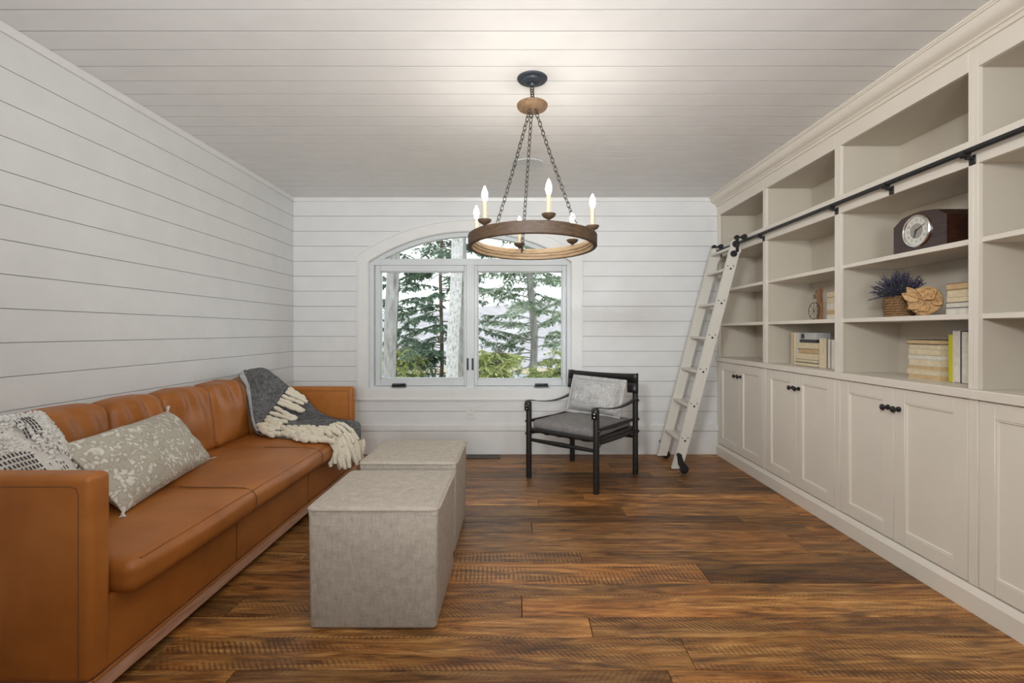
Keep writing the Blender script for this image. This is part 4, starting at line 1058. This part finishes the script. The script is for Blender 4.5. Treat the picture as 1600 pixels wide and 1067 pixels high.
# wheel bay, middle shelf stack
z = S1
for k, t_ in enumerate([0.030, 0.030, 0.043, 0.036, 0.040]):
    flat_book(1.995+rb.uniform(-0.004, 0.004), 2.13, 2.86, 3.055+rb.uniform(-0.004, 0.002), z, t_, ['page_white', 'page_tan', 'page_white', 'page_cream', 'page_cream'][k], ['cover_white', 'cover_cream', 'cover_white', 'cover_cream', 'cover_brown'][k],
              ['white-paged book at the bottom of the stack behind the wheel ornament', 'tan book second in the stack behind the wheel ornament', 'thick white-paged book amid the stack behind the wheel ornament', 'cream book fourth in the stack behind the wheel ornament', 'cream book on top of the stack behind the wheel ornament'][k], 'books on the middle shelf'); z += t_+0.0002
# wheel bay, counter
up_book(2.01, 2.16, 3.435, 3.468, CT, 0.232, 'page_tan', 'cover_cream', 'tan upright book at the window end beside silver box', 'upright books in the wheel bay')
up_book(2.01, 2.16, 3.392, 3.432, CT, 0.232, 'page_cream', 'cover_white', 'cream upright book touching the silver box stack', 'upright books in the wheel bay')
z = CT
for k, t_ in enumerate([0.026, 0.022, 0.040, 0.034, 0.040]):
    flat_book(1.985+[0, 0.002, 0, 0.010, 0][k], 2.11, 3.135, 3.372+[0.012, 0.010, 0.008, -0.022, -0.010][k], z, t_, ['page_cream', 'page_cream', 'page_cream', 'page_tan', 'page_cream'][k], ['cover_dark', 'cover_dark', 'cover_cream', 'cover_brown', 'cover_cream'][k],
              ['dark-covered book at the bottom of the stack under the silver box', 'dark-covered book second in the stack under the silver box', 'cream book third in the stack under the silver box', 'reddish-brown book fourth in the stack under the silver box', 'cream book directly under the silver box'][k], 'books on the countertop'); z += t_+0.0002
rd = thing('silver_box', 'small silver and black box with dark window atop book stack', 'box', (2.05, 3.24, z))
MB().box(1.995, 2.095, 3.16, 3.345, z, z+0.020, 0.002).build('base', 'cover_dark', rd)
MB().box(1.993, 2.095, 3.16, 3.345, z+0.020, z+0.068, 0.004).build('case', 'silver_case', rd)
MB().box(1.9915, 1.995, 3.285, 3.325, z+0.028, z+0.060, 0.001).build('lens_window', 'slot_dark', rd)
MB().box(1.9905, 1.995, 3.17, 3.275, z+0.056, z+0.061, 0.001).build('trim_line', 'chrome', rd)
up_book(1.99, 2.14, 3.062, 3.118, CT, 0.196, 'page_cream', 'cover_cream', 'thick cream upright book on the other side of silver box stack', 'upright books in the wheel bay')
up_book(2.0, 2.15, 3.020, 3.058, CT, 0.196, 'page_white', 'cover_dark', 'dark-covered upright book nearest the clock bay stile', 'upright books in the wheel bay')
up_book(2.0, 2.15, 2.975, 3.016, CT, 0.19, 'page_white', 'cover_white', 'white upright book behind the stile of the clock bay', 'upright books in the wheel bay')

# wheel ornament bookend
wo = thing('wheel_ornament', 'brown wooden post ornament with spoked wire wheel on shelf', 'ornament', (1.965, 3.09, S1))
p = [(3.066, 0), (3.100, 0), (3.100, 0.06), (3.096, 0.10), (3.104, 0.115), (3.098, 0.125), (3.094, 0.175), (3.098, 0.195), (3.088, 0.208), (3.072, 0.205), (3.066, 0.19), (3.072, 0.17), (3.070, 0.12), (3.066, 0.10)]
MB().prism([(a, S1+b) for a, b in p], 'X', 1.960, 1.982).build('post', 'post_wood', wo)
wc = Vector((1.958, 3.125, S1+0.0585)); R_ = 0.055
MB().tube([wc+Vector((0, R_*cos(a), R_*sin(a))) for a in [2*pi*k/32 for k in range(32)]], 0.0022, 6, closed=True).build('wheel_rim', 'dark_bronze', wo)
for k in range(8):
    a = pi*k/4; MB().cyl(wc, wc+Vector((0, R_*cos(a), R_*sin(a))), 0.0012, n=5).build('spoke', 'dark_bronze', wo)
sc = MB()
sc.box(1.955, 1.980, 3.100, 3.126, S1+0.138, S1+0.168, 0.006); sc.tube([(1.966, 3.098, S1+0.155), (1.966, 3.118, S1+0.180), (1.966, 3.105, S1+0.195)], [0.005, 0.006, 0.003], 8)
for dz in (0.143, 0.153, 0.163): sc.box(1.951, 1.984, 3.106, 3.130, S1+dz-0.0025, S1+dz+0.0025, 0.001)
sc.build('carved_scroll', 'post_wood', wo)

# mantel clock (facing the room)
ck = thing('mantel_clock', 'dark mahogany mantel clock with round silver dial on shelf', 'clock', (1.98, 2.275, S2))
ya, yb_ = 2.125, 2.425; cyy = (ya+yb_)/2
pts = [(ya, 0), (yb_, 0), (yb_, 0.135)]
for k in range(11):
    a = k/10; y = yb_-0.045-(yb_-ya-0.09)*a if True else 0
    pts.append((yb_-0.05-(yb_-ya-0.10)*a, 0.170+0.012*sin(pi*a)))
pts.append((ya, 0.135))
MB().prism([(y, S2+z) for y, z in pts], 'X', 1.935, 2.075).build('case', 'clock_wood', ck, angle=25)
MB().prism([(cyy+(y-cyy)*1.0, S2+z*1.0) for y, z in pts], 'X', 1.928, 1.936).build('front_board', 'clock_wood', ck, angle=25)
MB().box(1.926, 2.078, ya-0.0025, ya+0.004, S2+0.0, S2+0.004).build('edge_strip', 'clock_wood', ck)
dc = (1.9285, 2.283, S2+0.092)
MB().lathe([(0.079, 0.0), (0.079, 0.006), (0.075, 0.011), (0.069, 0.012), (0.066, 0.007), (0.066, 0.002)], dc, '-X', 48).build('bezel', 'chrome', ck)
dl = MB().lathe([(0.0, 0.004), (0.067, 0.004), (0.067, 0.0)], dc, '-X', 48).build('dial', 'clock_dial', ck)
MB().lathe([(0.0, 0.0052), (0.036, 0.0052), (0.036, 0.0035)], dc, '-X', 40).build('dial_center', 'clock_center', dl)
def txt(body, loc, size, par, mat='slot_dark', roll=0):
    cu = bpy.data.curves.new('numeral', 'FONT'); cu.body = body; cu.size = size; cu.align_x = 'CENTER'; cu.align_y = 'CENTER'; cu.extrude = 0.0004
    ob = bpy.data.objects.new('numeral', cu); C.objects.link(ob)
    ob.matrix_world = Matrix.Translation(loc) @ Matrix(((0, 0, -1, 0), (-1, 0, 0, 0), (0, 1, 0, 0), (0, 0, 0, 1)))
    bpy.context.view_layer.update()
    dg = bpy.context.evaluated_depsgraph_get(); me = bpy.data.meshes.new_from_object(ob.evaluated_get(dg)); mw = ob.matrix_world.copy()
    bpy.data.objects.remove(ob); me.transform(mw); me.transform(Matrix.Translation(-org(par))); me.materials.clear(); me.materials.append(M[mat])
    o2 = bpy.data.objects.new('numeral', me); C.objects.link(o2); o2.parent = par; return o2
for k in range(1, 13):
    a = pi/2-2*pi*k/12; txt(str(k), (dc[0]-0.0048, dc[1]-0.051*cos(a), dc[2]+0.051*sin(a)), 0.019, dl, 'clock_center')
for ang, ln, w in ((62, 0.052, 0.0024), (200, 0.034, 0.003)):
    a = radians(90-ang); h = MB().tube([(dc[0]-0.0075, dc[1]+0.008*cos(a), dc[2]-0.008*sin(a)), (dc[0]-0.0075, dc[1]-ln*cos(a), dc[2]+ln*sin(a))], [w, w*.5], 6); h.build('hand', 'slot_dark', ck)

# lavender basket
pb = thing('lavender_basket', 'purple lavender plant in a woven wicker basket on shelf', 'plant', (2.0, 2.475, S1))
prof = []
for k in range(41):
    a = k/40; prof.append((0.062+0.006*sin(pi*a)+0.004*a+0.0035*sin(a*8*2*pi), 0.108*a))
prof += [(0.056, 0.106), (0.054, 0.06), (0.0, 0.06)]
MB().lathe(prof, (2.0, 2.475, S1), 'Z', 72, lambda i, a: 1+0.035*sin(a*18+(pi if (i//5) % 2 else 0))).build('basket', 'wicker', pb, angle=70)
lf = MB(); fw = MB(); rl = random.Random(9)
for k in range(260):
    a = rl.uniform(0, 2*pi); sp_ = abs(rl.gauss(0.45, 0.38)); b0 = Vector((2.0+0.03*cos(a)*rl.random(), 2.475+0.03*sin(a)*rl.random(), S1+0.09))
    ln = rl.uniform(0.07, 0.145); d = Vector((cos(a)*sp_*1.3, sin(a)*sp_*1.3, 1)).normalized(); droop = sp_*0.04
    pts = [b0+d*ln*q_-Vector((0, 0, droop*q_*q_)) for q_ in (0, 0.5, 1)]
    lf.tube(pts, 0.0012, 4)
    for j in range(7):
        q_ = rl.uniform(0.2, 0.9); c = b0+d*ln*q_-Vector((0, 0, droop*q_*q_)); dv = (d+Vector((rl.uniform(-1, 1), rl.uniform(-1, 1), rl.uniform(-.5, .8)))).normalized()*0.022
        n_ = dv.orthogonal().normalized()*0.0028; lf.add([c-n_, c+n_, c+dv], [(0, 1, 2)])
    if rl.random() < 0.75:
        for j in range(9):
            q_ = 0.72+0.34*j/8; c = b0+d*ln*q_-Vector((0, 0, droop*q_*q_))
            for m_ in range(3):
                dv = (d*0.5+Vector((rl.uniform(-1, 1), rl.uniform(-1, 1), rl.uniform(-.3, .8)))).normalized()*0.0085; n_ = dv.orthogonal().normalized()*0.0035
                fw.add([c-n_, c+dv*0.6+n_, c+dv, c+dv*0.5-n_], [(0, 1, 2, 3)])
lf.build('leaves', 'lavender_leaf', pb, smooth=False)['kind'] = 'stuff'; fw.build('flowers', 'lavender_flower', pb, smooth=False)['kind'] = 'stuff'

# carved wooden rose
cw = thing('carved_rose', 'round carved light wood rose ornament beside the basket', 'ornament', (1.975, 2.29, S1))
rc = Vector((1.972, 2.29, S1+0.0715)); ndir = Vector((-0.86, -0.5, 0.08)).normalized(); tdir = Vector((0.5, -0.86, 0)).normalized(); udir = ndir.cross(tdir)*-1
if udir.z < 0: udir = -udir
def rp(a, b, c): return rc+tdir*a+udir*b+ndir*c
d = MB().lathe([(0.0, -0.014), (0.064, -0.014), (0.069, -0.006), (0.069, 0.002), (0.062, 0.008), (0.0, 0.010)], rc, ndir, 36, lambda i, a: 1+0.02*sin(a*5)); d.build('disc', 'carved_wood', cw)
def petal(cx_, cz_, ang, ln, wd, hgt, curl=0.012):
    mb = MB(); nU, nV = 8, 6; v = []
    for i in range(nU+1):
        u = i/nU
        for j in range(nV+1):
            w = -1+2*j/nV; wid = wd*sin(pi*min(0.98, u*0.85+0.12))
            a = cx_+cos(ang)*ln*u-sin(ang)*w*wid; b = cz_+sin(ang)*ln*u+cos(ang)*w*wid
            v.append(rp(a, b, hgt+curl*(w*w)+curl*1.2*u*u))
    mb.add(v, [(i*(nV+1)+j, (i+1)*(nV+1)+j, (i+1)*(nV+1)+j+1, i*(nV+1)+j+1) for i in range(nU) for j in range(nV)])
    o = mb.build('petal', 'carved_wood', cw, angle=60); m = o.modifiers.new('thickness', 'SOLIDIFY'); m.thickness = 0.006
for k in range(5): petal(0.022, 0.030, 2*pi*k/5+0.3, 0.036, 0.020, 0.012)
for (a, b, an, ln, wd) in ((-0.02, 0.00, 2.6, 0.075, 0.024), (-0.01, -0.015, 3.6, 0.055, 0.018), (0.0, -0.020, 5.2, 0.040, 0.02), (-0.03, 0.02, 2.2, 0.06, 0.018), (0.0, -0.02, 4.4, 0.036, 0.018), (0.03, 0.0, 5.8, 0.05, 0.018)): petal(a, b, an, ln, wd, 0.008, 0.009)
MB().tube([rp(0.022+(0.020-0.0007*k)*cos(k*0.55), 0.030+(0.020-0.0007*k)*sin(k*0.55), 0.020+0.0006*k) for k in range(26)], 0.0055, 6).build('bloom', 'carved_wood', cw)
MB().tube([rp(-0.03, -0.055, 0.012), rp(-0.005, -0.02, 0.02), rp(0.012, 0.012, 0.018)], 0.005, 8).build('stem', 'carved_wood', cw)

# ------------------------------------------------------------------ outside the window
def terr(x, y): return -1.3-0.16*(y-4.7)+0.10*sin(x*0.7+y*0.4)
mb = MB(); nx, ny = 24, 20; v = []
for i in range(nx+1):
    for j in range(ny+1):
        x = -22+44*i/nx; y = 4.9+17*j/ny; v.append((x, y, terr(x, y)))
mb.add(v, [(i*(ny+1)+j, (i+1)*(ny+1)+j, (i+1)*(ny+1)+j+1, i*(ny+1)+j+1) for i in range(nx) for j in range(ny)])
tag(mb.build('sloping_ground', 'ground'), 'brown leafy ground sloping down to the lake outside', 'ground')['kind'] = 'structure'
tag(MB().add([(-80, 21.0, -3.72), (80, 21.0, -3.72), (80, 64, -3.72), (-80, 64, -3.72)], [(0, 1, 2, 3)]).build('lake', 'lake'), 'pale lake water beyond the trees', 'lake')['kind'] = 'structure'
mb = MB(); v = []; nx, ny = 40, 10
for i in range(nx+1):
    for j in range(ny+1):
        x = -110+220*i/nx; y = 60+70*j/ny
        v.append((x, y, -4.0+14.5*(1-(1-j/ny)**1.7)*(0.85+0.15*sin(x*0.05))+noise.noise(Vector((x*0.06, y*0.06, 0)))*1.2*(j > 0)))
mb.add(v, [(i*(ny+1)+j, (i+1)*(ny+1)+j, (i+1)*(ny+1)+j+1, i*(ny+1)+j+1) for i in range(nx) for j in range(ny)])
tag(mb.build('far_hill', 'hill'), 'hazy grey wooded hillside across the lake', 'hill')['kind'] = 'structure'
# cottage on the far shore
hs = thing('lake_cottage', 'small white cottage on the far lake shore', 'house', (-13.6, 61.0, -3.6))
MB().box(-15.4, -11.8, 60.5, 63.5, -3.7, -2.0).build('wall', 'cottage_white', hs, smooth=False)
MB().prism([(60.2, -2.1), (62.0, -0.9), (63.8, -2.1)], 'X', -15.7, -11.5).build('roof', 'roof_grey', hs, smooth=False)
for x in (-14.6, -13.6, -12.6): MB().box(x-0.28, x+0.28, 60.44, 60.6, -3.2, -2.4).build('window', 'slot_dark', hs, smooth=False)
paint('dry_grass', (0.50, 0.42, 0.28, 1), 0.95, 0.15, 0.4)
tag(MB().box(-60, 60, 54, 66, -4.2, -3.62).build('far_shore', 'dry_grass'), 'tan grassy shore across the lake', 'shore')['kind'] = 'structure'

def trunk_pts(x, y, z0, z1, lean, wob, seed, n=14):
    return [Vector((x+lean*k/n+wob*noise.noise(Vector((seed, k*0.35, 0))), y+wob*noise.noise(Vector((seed+9, k*0.35, 0))), z0+(z1-z0)*k/n)) for k in range(n+1)]
TRUNKS = [(-2.15, 8.2, 0.30), (-0.93, 7.2, 0.30), (-1.27, 11.0, 0.20), (-2.02, 12.6, 0.17), (0.41, 11.5, 0.30), (2.34, 17.0, 0.28), (-3.58, 14.0, 0.17), (-0.35, 8.8, 0.09), (0.95, 9.6, 0.10), (-2.75, 11.4, 0.10)]
def tree(name, label, x, y, h, r0, r1, bark, lean=0.0, wob=0.1, foliage=None, nbr=0, z_lo=0.0, blen=2.0, dens=1.0, seed=1, dead=0, bladesize=0.055, side=None):
    t = thing(name, label, 'tree', (x, y, terr(x, y)-0.1)); z0 = terr(x, y)-0.1
    pts = trunk_pts(x, y, z0, z0+h, lean, wob, seed); n = len(pts)
    MB().tube(pts, [r0+(r1-r0)*k/(n-1) for k in range(n)], 14).build('trunk', bark, t, angle=80)
    rt = random.Random(seed); br = MB(); lv = MB(); vv = []; ff = []
    others = [k for k in TRUNKS if (k[0]-x)**2+(k[1]-y)**2 > 0.09]
    def hit(p, m=0.0): return any((p.x-k[0])**2+(p.y-k[1])**2 < (k[2]+m)**2 for k in others)
    def at(z):
        f = (z-z0)/h*(n-1); i = max(0, min(n-2, int(f))); return pts[i].lerp(pts[i+1], f-i)
    for b in range(nbr):
        z = z_lo+(z0+h*0.97-z_lo)*(b+rt.random())/nbr; c = at(z)
        a = rt.uniform(0, 2*pi) if side is None else rt.gauss(side, 0.9)
        ln = blen*rt.uniform(0.55, 1.1)*(1-0.55*(z-z_lo)/(z0+h-z_lo+0.01)); dz = rt.uniform(-0.25, 0.50)
        d = Vector((cos(a), sin(a), dz)).normalized(); bp_ = []
        for k in range(7):
            q_ = k/6; bp_.append(c+d*ln*q_+Vector((0, 0, -0.20*ln*q_*q_))+Vector((noise.noise(Vector((b, q_*2, 1))), noise.noise(Vector((b, q_*2, 5))), noise.noise(Vector((b, q_*2, 7)))))*0.12*q_)
        for k in range(1, 7):            # a branch stops short of the next trunk
            if hit(bp_[k]) or hit(bp_[k].lerp(bp_[k-1], 0.5)):
                e_ = bp_[k-1]; st_ = bp_[0].lerp(e_, 0.0) if k > 1 else c
                bp_ = [st_.lerp(e_, q_/6) if k > 1 else c+d*0.12*q_/6 for q_ in range(7)]; break
        br.tube(bp_, [max(0.004, 0.018*(1-q_*0.13)-0.0022*q_) for q_ in range(7)], 5)
        if not foliage: continue
        m = int(40*dens*ln)
        for s_ in range(m):
            q_ = rt.uniform(0.15, 1.0); i = min(5, int(q_*6)); p = bp_[i].lerp(bp_[i+1], q_*6-i); t_ = (bp_[i+1]-bp_[i]).normalized()
            sd = t_.cross(Vector((0, 0, 1))).normalized()*rt.choice((-1, 1)); tw = (sd*0.9+t_*0.7+Vector((0, 0, rt.uniform(-0.45, 0.1)))).normalized()
            tl_ = rt.uniform(0.15, 0.40)*(1.15-q_*0.6)
            for g in range(int(30*tl_/0.3)):
                w = rt.random(); pp = p+tw*tl_*w+Vector((0, 0, -0.06*w*w)); dd = (tw*0.8+t_*rt.uniform(-0.9, 0.9)+Vector((rt.uniform(-.3, .3), rt.uniform(-.3, .3), rt.uniform(-.5, .2)))).normalized()
                L_ = bladesize*rt.uniform(0.7, 1.4); nn = dd.cross(Vector((rt.uniform(-.5, .5), rt.uniform(-.5, .5), 1))).normalized()*L_*0.20
                if hit(pp) or hit(pp+dd*L_): continue
                k0 = len(vv); vv.extend([pp, pp+dd*L_*0.5+nn, pp+dd*L_, pp+dd*L_*0.5-nn]); ff.append((k0, k0+1, k0+2, k0+3))
    for b in range(dead):
        z = z_lo+rt.random()*(z0+h-z_lo)*0.7; c = at(z); a = rt.uniform(-0.9, 4.0); ln = rt.uniform(0.5, 1.3)
        d = Vector((cos(a), sin(a), rt.uniform(-0.1, 0.4)))
        while ln > 0.1 and (hit(c+d*ln) or hit(c+d*ln*0.5)): ln *= 0.7
        br.tube([c, c+d*ln*0.5, c+d*ln+Vector((0, 0, rt.uniform(-.15, .25)))], [0.014, 0.009, 0.004], 5)
    if br.v: br.build('branches', bark if bark != 'bark_white' else 'bark_grey', t, smooth=False)
    if vv:
        lv.v = [tuple(p) for p in vv]; lv.f = ff; o = lv.build('foliage', foliage, t, smooth=False); o['kind'] = 'stuff'
    return t
tree('grey_tree', 'thick grey-barked tree trunk outside the hinge side of window', -2.27, 8.2, 9.0, 0.115, 0.10, 'bark_grey', -0.05+0.30, 0.05, None, 0, 0, 0, 1, 3, dead=9)
tree('pale_tree', 'bright white-barked tree trunk outside the window', -1.06, 7.2, 8.0, 0.095, 0.085, 'bark_white', 0.28, 0.09, None, 0, 0, 0, 1, 12, dead=4)
tree('grey_tree', 'slim grey trunk standing just behind the white-barked tree', -1.29, 11.0, 10.0, 0.085, 0.07, 'bark_grey', 0.05, 0.06, 'hemlock_dark', 14, 1.8, 1.4, 0.8, 5)
tree('hemlock_tree', 'dark green hemlock with thin trunk between two big trunks', -2.05, 12.6, 10.5, 0.06, 0.03, 'bark_dark', 0.08, 0.08, 'hemlock_dark', 95, -1.7, 2.3, 0.85, 8, dead=6, bladesize=0.07)
tree('hemlock_tree', 'green hemlock with forked trunk behind the latch side sash', 0.36, 11.5, 10.0, 0.11, 0.05, 'bark_grey', 0.10, 0.16, 'hemlock_mid', 95, -1.3, 2.3, 0.62, 15, dead=14, bladesize=0.07)
tree('hemlock_tree', 'pale green hemlock farther down the slope by the lake', 2.3, 17.0, 11.5, 0.10, 0.04, 'bark_grey', 0.10, 0.16, 'hemlock_mid', 90, -2.6, 2.6, 0.7, 55, dead=10, bladesize=0.085)
tree('hemlock_tree', 'loose dark hemlock at the far side of the thick grey trunk', -3.6, 14.0, 11.0, 0.07, 0.03, 'bark_dark', 0.05, 0.10, 'hemlock_dark', 70, -2.0, 2.4, 0.7, 71, dead=8, bladesize=0.08)
tree('young_hemlock', 'yellow-green young hemlock growing low below the window', -0.35, 8.8, 2.95, 0.03, 0.01, 'bark_dark', 0.0, 0.05, 'hemlock_yellow', 46, -0.3, 1.0, 1.0, 22, bladesize=0.06)
tree('young_hemlock', 'yellow-green sapling beside the forked hemlock trunk', 0.95, 9.6, 3.05, 0.03, 0.01, 'bark_dark', 0.0, 0.05, 'hemlock_yellow', 40, -0.4, 1.1, 0.9, 33, bladesize=0.06)
tree('young_hemlock', 'low yellow-green sapling at the foot of the grey trunk', -2.75, 11.4, 3.3, 0.03, 0.01, 'bark_dark', 0.0, 0.05, 'hemlock_yellow', 34, -0.5, 0.9, 0.8, 41, bladesize=0.06)
